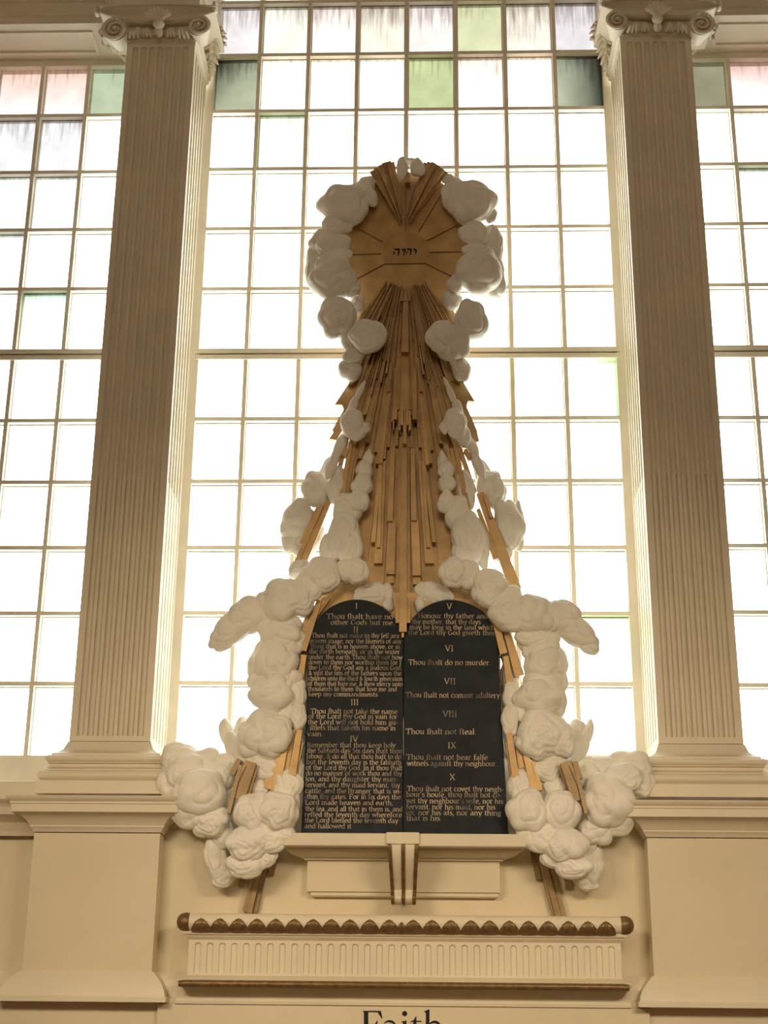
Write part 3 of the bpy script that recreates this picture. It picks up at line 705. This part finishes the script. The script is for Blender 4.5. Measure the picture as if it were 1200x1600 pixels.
cloud('outer white cloud bulging right in front of the window panes', [(766,765,24,32,10,.0), (784,771,8,17,0,.02), (795,820,25,42,10,.0), (808,824,13,41,0,.03), (778,845,24,40,12,.03), (755,745,14,32,18,.03)], .06)
cloud('pale cloud puff tucked behind the top of the left tablet', [(580,930,30,20,16,0), (604,925,11,15,0,-.02), (607,945,9,14,0,-.03), (588,922,18,10,-10,-.01)], -.03)
cloud('pale cloud puff tucked behind the top of the right tablet', [(681,930,30,20,-16,0), (659,923,11,14,0,-.02), (655,945,9,13,0,-.03), (675,920,18,10,10,-.01)], -.03)
GW = 'large flanking clouds beside the tablets'
cloud('large white cloud with an arm reaching out left over the window', [
    (558,893,19,23,0,-.08), (540,892,20,20,0,-.07), (503,900,32,31,-10,-.08), (470,892,20,18,-30,0), (484,918,24,26,0,-.08), (447,938,40,34,25,-.08), (424,946,26,26,20,-.06), (468,935,26,30,0,-.09),
    (386,962,36,30,38,-.06), (370,978,48,25,42,-.06), (352,996,27,20,42,-.05), (402,955,20,24,0,-.04), (438,985,36,26,0,-.06), (440,1000,36,24,0,-.05), (418,1022,24,26,0,-.02), (403,1040,16,26,0,.0), (432,1035,36,34,0,-.05),
    (408,1068,20,24,0,-.01), (476,1128,15,64,0,.10), (468,1062,15,42,0,.03), (470,1010,14,36,0,.04), (460,1150,14,40,0,.06), (446,1150,14,40,0,.05), (436,1062,32,24,0,-.05), (425,1085,36,32,0,-.07), (462,1085,18,26,0,-.04), (466,1120,14,24,0,-.07), (450,1112,18,20,0,-.04)], -.10, GW)
cloud('large white cloud with an arm reaching out right over the window', [
    (708,894,22,25,0,-.08), (732,898,20,25,0,-.07), (764,915,30,28,0,-.08), (762,932,22,20,0,-.09), (793,948,32,30,10,-.06), (794,962,30,28,0,-.09), (832,962,36,34,-20,-.08), (850,968,30,26,20,-.07),
    (880,966,34,29,-38,-.06), (894,982,48,24,-42,-.06), (916,1003,26,17,-45,-.05), (872,962,22,26,0,-.04), (838,998,34,22,0,-.06), (842,1010,34,22,0,-.05), (862,1028,24,24,0,-.02), (876,1040,12,26,0,.0), (848,1040,32,32,0,-.05),
    (873,1062,14,26,0,-.01), (790,1118,15,74,0,.10), (798,1062,16,42,0,.03), (792,1010,14,36,0,.04), (802,1150,16,40,0,.06), (818,1150,14,40,0,.05), (848,1066,32,26,0,-.05), (842,1090,38,32,0,-.07), (868,1095,20,26,0,-.02), (800,1090,15,26,0,-.04), (797,1126,14,26,0,-.07), (814,1108,18,22,0,-.04)], -.10, GW)
GL = 'lower clouds on the wall'
cloud('round swirled white cloud left of the tablets at window sill level', [(412,1150,40,42,0,-.02), (427,1148,30,34,0,-.06), (394,1158,26,30,0,-.03), (400,1188,28,22,0,-.01), (414,1200,32,20,0,-.02), (404,1214,20,14,0,-.0), (440,1122,20,18,0,.02), (402,1228,14,14,0,.04)], -.14, GL)
cloud('round swirled white cloud right of the tablets at window sill level', [(848,1150,42,42,0,-.02), (834,1157,27,30,0,-.06), (879,1160,19,25,0,-.06), (870,1150,24,32,0,-.02), (862,1190,28,20,0,-.01), (852,1204,30,20,0,-.02), (866,1216,20,14,0,-.0), (826,1120,20,18,0,.02), (868,1228,14,14,0,.04)], -.14, GL)
cloud('two leaf shaped cloud tips standing before the left window panes', [(354,1145,11,22,16,0,.5), (367,1170,14,28,24,-.02,.5), (376,1142,12,22,-15,.04,.5)], -.07, GL)
cloud('three leaf shaped cloud tips standing before the right window panes', [(898,1144,15,21,-30,0,.5), (919,1144,8,19,-15,.02,.5), (907,1165,13,30,-20,-.01,.5)], -.07, GL)
cloud('beige cloud bank on the sill beside the left pilaster', [(285,1192,36,32,0,.06), (322,1200,34,30,0,.06), (352,1196,24,20,0,.05), (268,1222,22,30,0,.04), (293,1208,34,28,0,.0), (312,1240,46,42,0,-.03), (300,1262,34,36,0,.0), (330,1280,32,30,0,.0), (346,1215,22,24,0,.03),
    (346,1302,20,24,0,.04), (338,1345,18,38,10,.05), (350,1370,22,18,30,.05)], -.16, GL)
cloud('beige cloud bank on the sill beside the right pilaster', [(983,1202,38,30,0,.06), (948,1204,28,24,0,.06), (920,1198,20,16,0,.05), (1000,1222,22,26,0,.04), (972,1216,34,26,0,.0), (950,1254,42,44,0,-.03), (962,1274,32,34,0,.0), (932,1296,28,26,0,.0), (920,1215,22,24,0,.03),
    (915,1316,20,26,0,.04), (924,1354,20,36,-10,.05), (915,1378,22,14,-20,.05)], -.16, GL)
cloud('cream cloud puffs resting against the lower left tablet edge', [(398,1272,33,37,0,-.02), (436,1268,33,34,0,-.04), (448,1232,24,32,0,.03), (458,1200,15,36,0,.06), (455,1255,15,40,0,.03), (387,1318,36,28,0,-.04), (420,1308,36,26,0,-.02), (384,1350,32,22,0,-.02), (408,1338,26,20,0,.0), (440,1305,24,22,0,-.02), (405,1232,18,16,0,.04)], -.20, GL)
cloud('cream cloud puffs resting against the lower right tablet edge', [(824,1270,33,36,0,-.04), (876,1270,32,38,0,-.02), (814,1232,20,34,0,.03), (807,1200,14,36,0,.06), (812,1255,14,40,0,.03), (884,1322,36,28,0,-.04), (848,1308,36,26,0,-.02), (894,1352,30,22,0,-.02), (868,1338,28,20,0,.0), (830,1306,22,22,0,-.02), (868,1232,20,16,0,.04)], -.20, GL)

# ------------------------------------------------------------------ lettering: strokes of a broad pen
def arc(cx, cy, rx, ry, a0, a1, n=None):
    n = n or max(4, int(abs(a1-a0)/24)); return [(cx+rx*math.cos(R(a0+(a1-a0)*i/n)), cy+ry*math.sin(R(a0+(a1-a0)*i/n))) for i in range(n+1)]
def sf(x, y, w=.3): return [(x-w/2, y), (x+w/2, y)]
O = lambda cx, cy, rx, ry: arc(cx, cy, rx, ry, 0, 360, 14)
GL_ = {
 'a': (.92, [arc(.40,.28,.30,.27,20,340), [(.70,.72),(.70,.12),(.86,.03)], arc(.42,.70,.28,.28,0,150)]),
 'b': (1.0, [[(.17,1.5),(.17,.05)], O(.52,.48,.36,.48), [(.02,1.5),(.17,1.5)]]),
 'c': (.86, [arc(.48,.5,.38,.5,48,312)]),
 'd': (1.02, [[(.82,1.5),(.82,.03),(.96,.03)], O(.46,.48,.36,.48), [(.67,1.5),(.82,1.5)]]),
 'e': (.92, [arc(.48,.5,.39,.5,5,318), [(.12,.54),(.86,.54)]]),
 'f': (.62, [[(.27,0),(.27,1.15)]+arc(.55,1.18,.28,.32,180,50), [(.05,.97),(.58,.97)], sf(.27,0)]),
 'ſ': (.55, [[(.25,0),(.25,1.15)]+arc(.53,1.18,.28,.32,180,50), [(.08,.97),(.25,.97)], sf(.25,0)]),
 'g': (.92, [O(.43,.64,.30,.34), arc(.44,-.20,.38,.27,0,360,14), [(.25,.36),(.2,.2),(.6,.06)], [(.66,.9),(.86,.98)]]),
 'h': (1.06, [[(.18,1.5),(.18,0)], arc(.52,.6,.32,.38,170,0)+[(.84,0)], sf(.18,0), sf(.84,0), [(.03,1.5),(.18,1.5)]]),
 'i': (.42, [[(.21,.98),(.21,0)], sf(.21,0), [(.07,.98),(.21,.98)], [(.17,1.36),(.27,1.36)]]),
 'j': (.42, [[(.22,.98),(.22,-.3),(.02,-.5)], [(.07,.98),(.22,.98)], [(.17,1.36),(.27,1.36)]]),
 'k': (.96, [[(.18,1.5),(.18,0)], [(.78,.96),(.22,.42)], [(.42,.6),(.86,0)], sf(.18,0), [(.03,1.5),(.18,1.5)]]),
 'l': (.42, [[(.21,1.5),(.21,0)], sf(.21,0), [(.06,1.5),(.21,1.5)]]),
 'm': (1.6, [[(.18,.98),(.18,0)], arc(.48,.62,.30,.35,170,0)+[(.78,0)], arc(1.08,.62,.30,.35,170,0)+[(1.38,0)], sf(.18,0), sf(.78,0), sf(1.38,0), [(.03,.98),(.18,.98)]]),
 'n': (1.06, [[(.18,.98),(.18,0)], arc(.51,.62,.33,.35,170,0)+[(.84,0)], sf(.18,0), sf(.84,0), [(.03,.98),(.18,.98)]]),
 'o': (1.0, [O(.5,.5,.42,.5)]),
 'p': (1.02, [[(.2,.98),(.2,-.48)], O(.55,.5,.36,.48), sf(.2,-.48), [(.05,.98),(.2,.98)]]),
 'r': (.74, [[(.2,.98),(.2,0)], arc(.5,.66,.30,.32,165,50), sf(.2,0), [(.05,.98),(.2,.98)]]),
 's': (.74, [arc(.38,.74,.27,.25,40,200)+[(.38,.52)]+arc(.38,.26,.29,.26,70,-150)]),
 't': (.64, [[(.28,1.3),(.28,.2)]+arc(.48,.2,.2,.2,180,310), [(.05,.97),(.58,.97)]]),
 'u': (1.06, [[(.2,.98),(.2,.38)]+arc(.51,.38,.31,.36,180,350), [(.84,.98),(.84,.03),(.98,.03)], [(.05,.98),(.2,.98)], [(.69,.98),(.84,.98)]]),
 'v': (.92, [[(.08,.98),(.46,0),(.84,.98)], sf(.1,.98), sf(.82,.98)]),
 'w': (1.4, [[(.08,.98),(.40,0),(.70,.98),(1.0,0),(1.32,.98)], sf(.1,.98), sf(1.3,.98)]),
 'x': (.92, [[(.1,.98),(.84,0)], [(.8,.98),(.1,0)], sf(.12,.98), sf(.78,.98), sf(.12,0), sf(.82,0)]),
 'y': (.92, [[(.08,.98),(.46,.05)], [(.84,.98),(.36,-.3),(.12,-.46)], sf(.1,.98), sf(.82,.98)]),
 'T': (1.3, [[(.65,1.42),(.65,0)], [(.08,1.42),(1.22,1.42)], [(.08,1.42),(.08,1.15)], [(1.22,1.42),(1.22,1.15)], sf(.65,0,.4)]),
 'G': (1.4, [arc(.70,.71,.58,.72,50,330)+[(1.2,.6)], [(.9,.6),(1.32,.6)]]),
 'L': (1.15, [[(.24,1.42),(.24,0),(1.0,0),(1.04,.32)], sf(.24,1.42,.4)]),
 'S': (1.0, [arc(.5,1.06,.36,.36,35,200)+[(.5,.72)]+arc(.5,.36,.40,.36,75,-150)]),
 'R': (1.3, [[(.24,1.42),(.24,0)], arc(.62,1.06,.40,.35,100,-95), [(.24,1.42),(.6,1.42)], [(.24,.72),(.6,.72)], [(.6,.72),(1.2,0)], sf(.24,0,.4)]),
 'F': (1.15, [[(.24,1.42),(.24,0)], [(.1,1.42),(1.04,1.42),(1.06,1.1)], [(.24,.74),(.8,.74)], sf(.24,0,.4)]),
 'H': (1.5, [[(.26,1.42),(.26,0)], [(1.24,1.42),(1.24,0)], [(.26,.74),(1.24,.74)], sf(.26,0,.4), sf(1.24,0,.4), sf(.26,1.42,.4), sf(1.24,1.42,.4)]),
 'I': (.62, [[(.31,1.42),(.31,0)], sf(.31,0,.4), sf(.31,1.42,.4)]),
 'V': (1.3, [[(.1,1.42),(.64,0)], [(.64,0),(1.18,1.42)], sf(.12,1.42,.36), sf(1.16,1.42,.36)]),
 'X': (1.3, [[(.14,1.42),(1.14,0)], [(1.1,1.42),(.16,0)], sf(.16,1.42,.36), sf(1.1,1.42,.36), sf(.18,0,.36), sf(1.14,0,.36)]),
 '.': (.36, [[(.13,.04),(.24,.04)]]), ',': (.36, [[(.2,.08),(.12,-.2)]]), '-': (.6, [[(.1,.45),(.48,.45)]]), "'": (.3, [[(.16,1.45),(.12,1.15)]]),
 '&': (1.25, [[(1.1,.75),(.75,.1)]+arc(.5,.32,.36,.32,-40,-230)+[(.7,1.0)]+arc(.55,1.12,.2,.24,-20,200)+[(1.1,.02)]]), ' ': (.50, [])}
def write(mb, text, px0, px1, base, xh, Y, dbase=0.0, nib=.17, spread=True):
    wts = [GL_[c][0]+.10 for c in text]; tot = sum(wts)-.10
    if px1 is None: sx = xh; px0 = px0-tot*sx/2
    else: sx = (px1-px0)/tot
    x = px0; na = R(22); nx, ny = math.cos(na)*nib/2, math.sin(na)*nib/2
    for c, wt in zip(text, wts):
        for st in GL_[c][1]:
            P = [(x+a*sx, base+dbase*(x-px0)-b*xh) for a, b in st]
            ox, oy = nx*min(sx, xh*1.1), -ny*xh
            for (ax, ay), (bx, by) in zip(P, P[1:]):
                dx, dy = bx-ax, by-ay; l = math.hypot(dx, dy) or 1e-6; hx, hy_ = -dy/l*xh*.035, dx/l*xh*.035
                cr = ox*dy-oy*dx
                if cr < 0: hx, hy_ = -hx, -hy_
                # pen corners swept along the stroke
                q = [(ax-ox, ay-oy), (ax+ox, ay+oy), (bx+ox, by+oy), (bx-ox, by-oy)]
                s_ = 1 if (hx*ox+hy_*oy) > 0 else -1
                q = [(q[0][0]-hx*s_, q[0][1]-hy_*s_), (q[1][0]+hx*s_, q[1][1]+hy_*s_), (q[2][0]+hx*s_, q[2][1]+hy_*s_), (q[3][0]-hx*s_, q[3][1]-hy_*s_)]
                vs = [at(a, b, Y) for a, b in q]
                nrm = (vs[1]-vs[0]).cross(vs[2]-vs[0]); f = (0, 1, 2, 3) if nrm.y < 0 else (3, 2, 1, 0)
                mb.add(vs, [f])
        x += wt*sx

# ------------------------------------------------------------------ commandment tablets
YT = -0.15
def tablet(label, xl, xr, yb_l, yb_r, cx, rr, xtl, xtr, ycen, ytop):
    zb_ = ZSHELF
    A_ = at(xl, yb_l, YT); B_ = at(xr, yb_r, YT); C_ = at(xtl, ycen, YT); D_ = at(xtr, ycen, YT); T_ = at(cx, ytop, YT)
    hz = T_.z-(C_.z+D_.z)/2; xm = (C_.x+D_.x)/2; hw = (D_.x-C_.x)/2; zc = (C_.z+D_.z)/2
    pts = [(A_.x, zb_), (B_.x, zb_)]+[(xm+hw*math.cos(R(a)), zc+hz*math.sin(R(a))) for a in range(0, 181, 6)]
    t = MB().prism(pts, YT, YT+.05).build('commandment_tablet', SLATE, None, bevel=.003)
    ORG[t.name] = Vector((0, 0, 0))
    return tag(t, label, 'tablet', 'pair of black tablets')
ZSHELF = mean(Z(471, 1303, -.2), Z(794, 1306, -.2))
TL = tablet('round topped black tablet with commandments I to IV in dense gold text', 470.5, 629.5, 1302, 1304, 557, 74, 483, 630.3, 1008, 936.5)
TRt = tablet('round topped black tablet with commandments V to X in sparse gold text', 630, 794.5, 1304, 1305, 702, 73, 630.8, 777.5, 1008, 937)
YTX = YT-.0015
LEFT = [('I',557,None,951,6.0), [('Thou ſhalt have no',510,614,966.6,5.4),('other Gods but me.',517,616,976,5.2)], ('II',556,None,988,6.0),
 [('Thou ſhalt not make to thy ſelf any',487,624,996,4.9),('graven image, nor the likeneſs of any',484,627,1004.6,4.9),('thing that is in heaven above, or in',486,625,1013,4.9),('the earth beneath, or in the water',483,625,1021,4.9),
  ('under the earth Thou ſhalt not bow',482,629,1029.6,4.9),('down to them nor worſhip them for I',482,627,1037.8,4.9),('the Lord thy God am a jealous God,',482,628,1046,4.9),('& viſit the ſins of the fathers upon the',482,627,1054.5,4.9),
  ('children unto the third & fourth generation',482,629,1063,4.8),('of them that hate me, & ſhew mercy unto',481,629,1071.2,4.8),('thouſands to them that love me and',481,620,1079.4,4.9),('keep my commandments',482,590,1087.8,4.9)],
 ('III',554,None,1101.5,6.0), [('Thou ſhalt not take the name',485,621,1114.5,5.2),('of the Lord thy God in vain for',482,621,1122.5,5.2),('the Lord will not hold him gu-',481,622,1131.5,5.2),('iltleſs that taketh his name in',484,618,1140.5,5.2),('vain.',480,505,1150,5.2)],
 ('IV',553,None,1159,6.4), [('Remember that thou keep holy',480,618,1167.3,5.2),('the Sabbath-day Six days ſhalt thou',480,628,1176,5.2),('labour, & do all that thou haſt to do',479,627,1185,5.2),('but the ſeventh day is the ſabbath',479,627,1194,5.2),
  ('of the Lord thy God. In it thou ſhalt',478,629,1202.7,5.2),('do no manner of work thou and thy',478,628,1211.4,5.2),('ſon, and thy daughter thy man-',477,622,1220.3,5.2),('ſervant, and thy maid ſervant, thy',477,625,1229.6,5.2),
  ('cattle, and the ſtranger that is wi-',477,627,1239,5.2),('-thin thy gates. For in ſix days the',476,626,1248,5.2),('Lord made heaven and earth,',477,614,1257.2,5.2),('the ſea, and all that in them is, and',477,629,1267,5.2),
  ('reſted the ſeventh day wherefore',476,628,1276,5.2),('the Lord bleſſed the ſeventh day',476,622,1285,5.2),('and hallowed it',476,549,1294,5.2)]]
RIGHT = [('V',702,None,952,6.4), [('Honour thy father and',653,762,965.6,5.2),('thy mother, that thy days',644,751,974.6,5.0),('may be long in the land which',640,773,983.2,5.0),('the Lord thy God giveth thee',638,774,991.6,5.0)],
 ('VI',702,None,1017.5,6.4), [('Thou ſhalt do no murder.',638,767,1038.6,5.6)], ('VII',703,None,1069,6.4), [('Thou ſhalt not commit adultery',634,781,1089.6,5.6)],
 ('VIII',703,None,1120,6.4), [('Thou ſhalt not ſteal.',634,744,1146.8,5.8)], ('IX',706,None,1169,6.4), [('Thou ſhalt not bear falſe',635,762,1186.6,5.6),('witneſs againſt thy neighbour.',636,777,1196.4,5.6)],
 ('X',707,None,1218.5,6.4), [('Thou ſhalt not covet thy neigh-',636,787,1236,5.5),("bour's houſe, thou ſhalt not co-",635,784,1245,5.5),("vet thy neighbour's wife, nor his",635,786,1254.8,5.5),('ſervant, nor his maid, nor his',635,774,1264.2,5.5),('ox, nor his aſs, nor any thing',635,783,1273.2,5.5),('that is his.',635,690,1282,5.5)]]
for tb_, data in ((TL, LEFT), (TRt, RIGHT)):
    for d in data:
        mb = MB()
        if isinstance(d, tuple):
            write(mb, d[0], d[1], None, d[3], d[4], YTX, nib=.17); mb.build('numeral', LETTER, tb_)
        else:
            for l_ in d: write(mb, l_[0], l_[1], l_[2], l_[3], l_[4], YTX, .006)
            mb.build('commandment_text', LETTER, tb_)

# ------------------------------------------------------------------ shelf under the tablets and its scroll bracket
YS = -.27
zsh = lambda y: ZSHELF-(Z(630, 1304, YS)-Z(630, y, YS))
xs0, xs1 = X(443, 1312, YS), X(822, 1316, YS)
sh = empty('tablet_shelf', ((xs0+xs1)/2, YS, zsh(1398)), 'cream moulded shelf that carries the two black tablets', 'shelf')
MB().loft((xs0, xs1, YS, YW-.002), [(zsh(1324), 0), (ZSHELF, 0)]).build('slab', TRIM, sh, bevel=.004)
xp0, xp1 = X(480, 1370, -.06), X(781, 1372, -.06)
cv = [(zsh(1341), .018), (zsh(1340), .02), (zsh(1337), .02)]+[(zsh(1337)+(zsh(1324)-zsh(1337))*(i/8), .035+.085*math.sin(math.pi/2*i/8)) for i in range(9)]
MB().loft((xp0, xp1, -.06, YW-.002), cv).build('cove_moulding', TRIM, sh, smooth=30)
MB().loft((xp0, xp1, -.06, YW-.002), [(zsh(1391), 0), (zsh(1341), 0)]).build('apron', WALL, sh)
MB().loft((xp0+.03, xp1-.02, -.035, YW-.002), [(zsh(1399), .0), (zsh(1397), .01), (zsh(1391), .012)]).build('lower_moulding', TRIM, sh, smooth=30)
def console():
    zt_c, zb_c = zsh(1323), zsh(1413)
    xc0, xc1 = X(606, 1350, -.3), X(654, 1350, -.3)
    t = empty('scroll_bracket', ((xc0+xc1)/2, -.3, zb_c), 'cream scroll bracket with three gilt ribs under the middle of the shelf', 'bracket')
    H = zt_c-zb_c
    pro = []
    for i in range(25):                         # side view: swells at the top, hollows, small scroll at the foot
        k = i/24; z = zt_c-H*k
        if k < .78: d = .30-.02*math.cos(k/.78*math.pi)*-1-.13*(k/.78)**1.6+.015*math.sin(k/.78*math.pi)
        else: d = .165+.035*math.sin((k-.78)/.22*math.pi)
        pro.append((d, z))
    def strip(xa_, xb_, grow, nm, mat, taper):
        mb = MB(); n = len(pro); xc = (xc0+xc1)/2; vs = []
        for i, (d, z) in enumerate(pro):
            k = 1-taper*i/(n-1); a, b = xc+(xa_-xc)*k, xc+(xb_-xc)*k
            if nm == 'rib': mdl = (xa_+xb_)/2; c_ = xc+(mdl-xc)*k; h = (xb_-xa_)/2; a, b = c_-h, c_+h
            vs += [(a, -d-grow, z), (b, -d-grow, z), (b, -.13, z), (a, -.13, z)]
        fs = []
        for i in range(n-1):
            for j in range(4): p, q = i*4+j, i*4+(j+1) % 4; fs.append((p, p+4, q+4, q))
        fs += [(0, 1, 2, 3), (4*n-1, 4*n-2, 4*n-3, 4*n-4)]
        return mb.add(vs, fs).build(nm, mat, t, smooth=50, bevel=.003 if nm == 'rib' else 0)
    strip(xc0+.004, xc1-.004, 0, 'body', TRIM, .22)
    wr = .019
    for a in (xc0, (xc0+xc1)/2-wr/2, xc1-wr): strip(a, a+wr, .012, 'rib', GOLDDARK, .22)
    xq0, xq1 = X(603, 1310, -.34), X(655, 1310, -.34)
    MB().box(xq0, xq1, YS-.02, YS+.05, zsh(1321), ZSHELF+.004).build('cap_block', TRIM, t, bevel=.003)
    MB().box(xc0+.03, xc1-.03, -.15, -.061, zb_c+.03, zt_c-.03).build('back_block', TRIM, t)
console()

# ------------------------------------------------------------------ fluted frieze with gilt shell rail
YFR = -.20
fy = lambda y: mean(Z(300, y, YFR), Z(960, y+9.3, YFR))
xf0, xf1 = X(294, 1495, YFR), X(971, 1503, YFR)
fz = empty('fluted_frieze', ((xf0+xf1)/2, YFR, fy(1541)), 'long cream fluted frieze box with a gilded shell rail on top', 'frieze')
z0f, z1f = fy(1523), fy(1465)
mb = MB(); fluted(mb, xf0, xf1, (z0f, fy(1519)), (z1f, fy(1471)), 35, .018, .52, .010, lambda u, z, d: (u, YFR+d, z), None, flat=True)
mb.add([(xf0, YFR, z0f), (xf0, YW-.002, z0f), (xf0, YW-.002, z1f), (xf0, YFR, z1f)], [(3, 2, 1, 0)]); mb.add([(xf1, YFR, z0f), (xf1, YW-.002, z0f), (xf1, YW-.002, z1f), (xf1, YFR, z1f)], [(0, 1, 2, 3)])
mb.build('fluted_panel', TRIM, fz, smooth=35)
MB().loft((xf0, xf1, YFR, YW-.002), [(fy(1541), .03), (fy(1531), .048), (fy(1528), .034), (fy(1525), .015), (fy(1522), .002)]).build('foot_moulding', TRIM, fz, smooth=40)
MB().loft((xf0, xf1, YFR, YW-.002), [(fy(1466), .002), (fy(1463), .012), (fy(1461), .018), (fy(1460), .012), (fy(1458), .026), (fy(1456), .03), (fy(1452), .03)]).build('crown_moulding', TRIM, fz, smooth=30)
ra = .019; zr_ = (fy(1530)+fy(1541))/2
MB().tube([(X(279, 1536, YFR-.06), YFR-.055, zr_), (xf0, YFR-.055, zr_), (xf1, YFR-.055, zr_), (X(983, 1545, YFR-.06), YFR-.055, zr_)], [ra*.8, ra, ra, ra*.8], 14).build('gilt_rail', GOLDDARK, fz, smooth=60)
ZT0 = (fy(1425)+fy(1453))/2; RT_ = (fy(1425)-fy(1453))/2*.98; YT0 = YFR-.02
xt0, xt1 = X(291, 1440, YT0-.05), X(975, 1448, YT0-.05)
mb = MB(); n = 16; tub = []
mb.tube([(xt0-.04, YT0, ZT0), (xt0-.03, YT0, ZT0), (xt0, YT0, ZT0), (xt1, YT0, ZT0), (xt1+.03, YT0, ZT0), (xt1+.04, YT0, ZT0)], [RT_*.6, RT_*.85, RT_, RT_, RT_*.85, RT_*.6], 24)
mb.box(xt0, xt1, YT0, YW-.002, ZT0-.02, ZT0+RT_*.8)
mb.build('rail', TRIM, fz, smooth=50)
def shell(xc, hw, top=1.0):
    mb = MB(); nu, nv = 21, 9; lobes = 7
    for i in range(nu):
        u = -1+2*i/(nu-1)
        h = top*(max(0, 1-abs(u)**1.7)**.72)*(.90+.10*abs(math.cos(u*lobes*math.pi/2)))
        for j in range(nv):
            v = j/(nv-1); phi = R(-80)+v*(R(30)+h*R(74))
            fl = math.atan2(u*.9, v*1.2+.25)
            r = RT_*1.015+.0085*(math.sin(math.pi*min(1, v*.8+.2)))**.6*(1-.5*abs(u)**3)+.004*abs(math.cos(fl*9))
            mb.v.append((xc+u*hw*(1-.10*v*0), YT0-r*math.cos(phi), ZT0+r*math.sin(phi)))
    for i in range(nu-1):
        for j in range(nv-1):
            a = i*nv+j; mb.f.append((a, a+nv, a+nv+1, a+1))
    return mb.build('shell', GOLDDARK, fz, smooth=70)
cs = [313.5, 343, 372, 401, 430.5, 459.5, 489, 517.5, 546.5, 577.5, 608]
pr_ = [645.5, 675, 704.5, 736, 765, 796, 826, 857, 888.5, 919, 947.5]
for x in cs: shell(X(x, 1440, YT0-.06), mpp(x, 1440, YT0)*15.4)
for x in pr_: shell(X(x, 1445, YT0-.06), mpp(x, 1445, YT0)*15.4)
shell(X(627.5, 1443, YT0-.07), mpp(627, 1443, YT0)*8, .8)
for xe, s in ((xt0, -1), (xt1, 1)):             # gilded caps at the rail's ends
    mb = MB(); n = 18; prof = [(-.012, 1.0), (.0, 1.06), (.02, 1.04), (.04, .88), (.052, .6), (.058, .2)]
    mb.tube([(xe+s*d, YT0, ZT0) for d, k in prof], [RT_*k*1.03 for d, k in prof], n); mb.build('end_cap', GOLDDARK, fz, smooth=50)

# ------------------------------------------------------------------ board with the heading, along the bottom
YBD = -.17
xb0, xb1 = X(245, 1585, YBD), X(1016, 1592, YBD)
ztb = mean(Z(300, 1565.5, YBD), Z(960, 1575, YBD))
bd = MB().box(xb0, xb1, YBD, -.1425, .8, ztb-.004).build('text_panel', WALL, None, bevel=.003)
ORG[bd.name] = Vector((0, 0, 0)); tag(bd, 'cream wall panel with a large dark serif heading at the bottom', 'panel')
run(X(274, 1560, YBD), X(986, 1568, YBD), YBD+.02, [(ztb-.004, .03), (ztb+.004, .03), (ztb+.010, .018), (ztb+.022, .010), (ztb+.03, .0), (fy(1541)+.003, .0)], 'trim_11')
hd = MB(); hyy = YBD-.002
def P(pts): hd.pxprism([(550+x/7.5, 1560+y/7.5) for x, y in pts], hyy, hyy+.002)
P([(125,145),(190,145),(190,480),(140,480),(140,168)]); P([(185,145),(338,145),(357,232),(345,232),(300,163),(185,160)]); P([(115,475),(215,475),(215,488),(115,488)])
P([(190,300),(270,300),(290,262),(298,262),(298,360),(288,360),(272,315),(190,315)])
def thick_arc(cx, cy, rx, ry, a0, a1, w0, w1, n=12):
    o = []; i_ = []
    for k in range(n+1):
        a = R(a0+(a1-a0)*k/n); w_ = w0+(w1-w0)*math.sin(math.pi*k/n)
        o.append((cx+rx*math.cos(a), cy-ry*math.sin(a))); i_.append((cx+(rx-w_)*math.cos(a), cy-(ry-w_*.8)*math.sin(a)))
    P(o+i_[::-1])
thick_arc(440, 330, 78, 76, 150, 0, 8, 34); P([(484,330),(520,330),(520,480),(484,480)]); thick_arc(435, 430, 70, 60, 0, 360, 10, 34)
P(outline(617, 178, 30, 30)); P([(583,270),(638,258),(638,480),(598,480),(598,285),(583,278)])
P([(683,272),(720,255),(748,212),(755,212),(755,262),(815,262),(815,276),(755,276),(755,470),(718,470),(718,276),(683,278)])
P([(845,152),(900,128),(908,128),(908,480),(865,480),(865,165),(845,160)]); thick_arc(970, 335, 72, 76, 160, 0, 8, 40); P([(1002,330),(1042,330),(1042,480),(1002,480)])
hd.build('lettering', INK, bd)
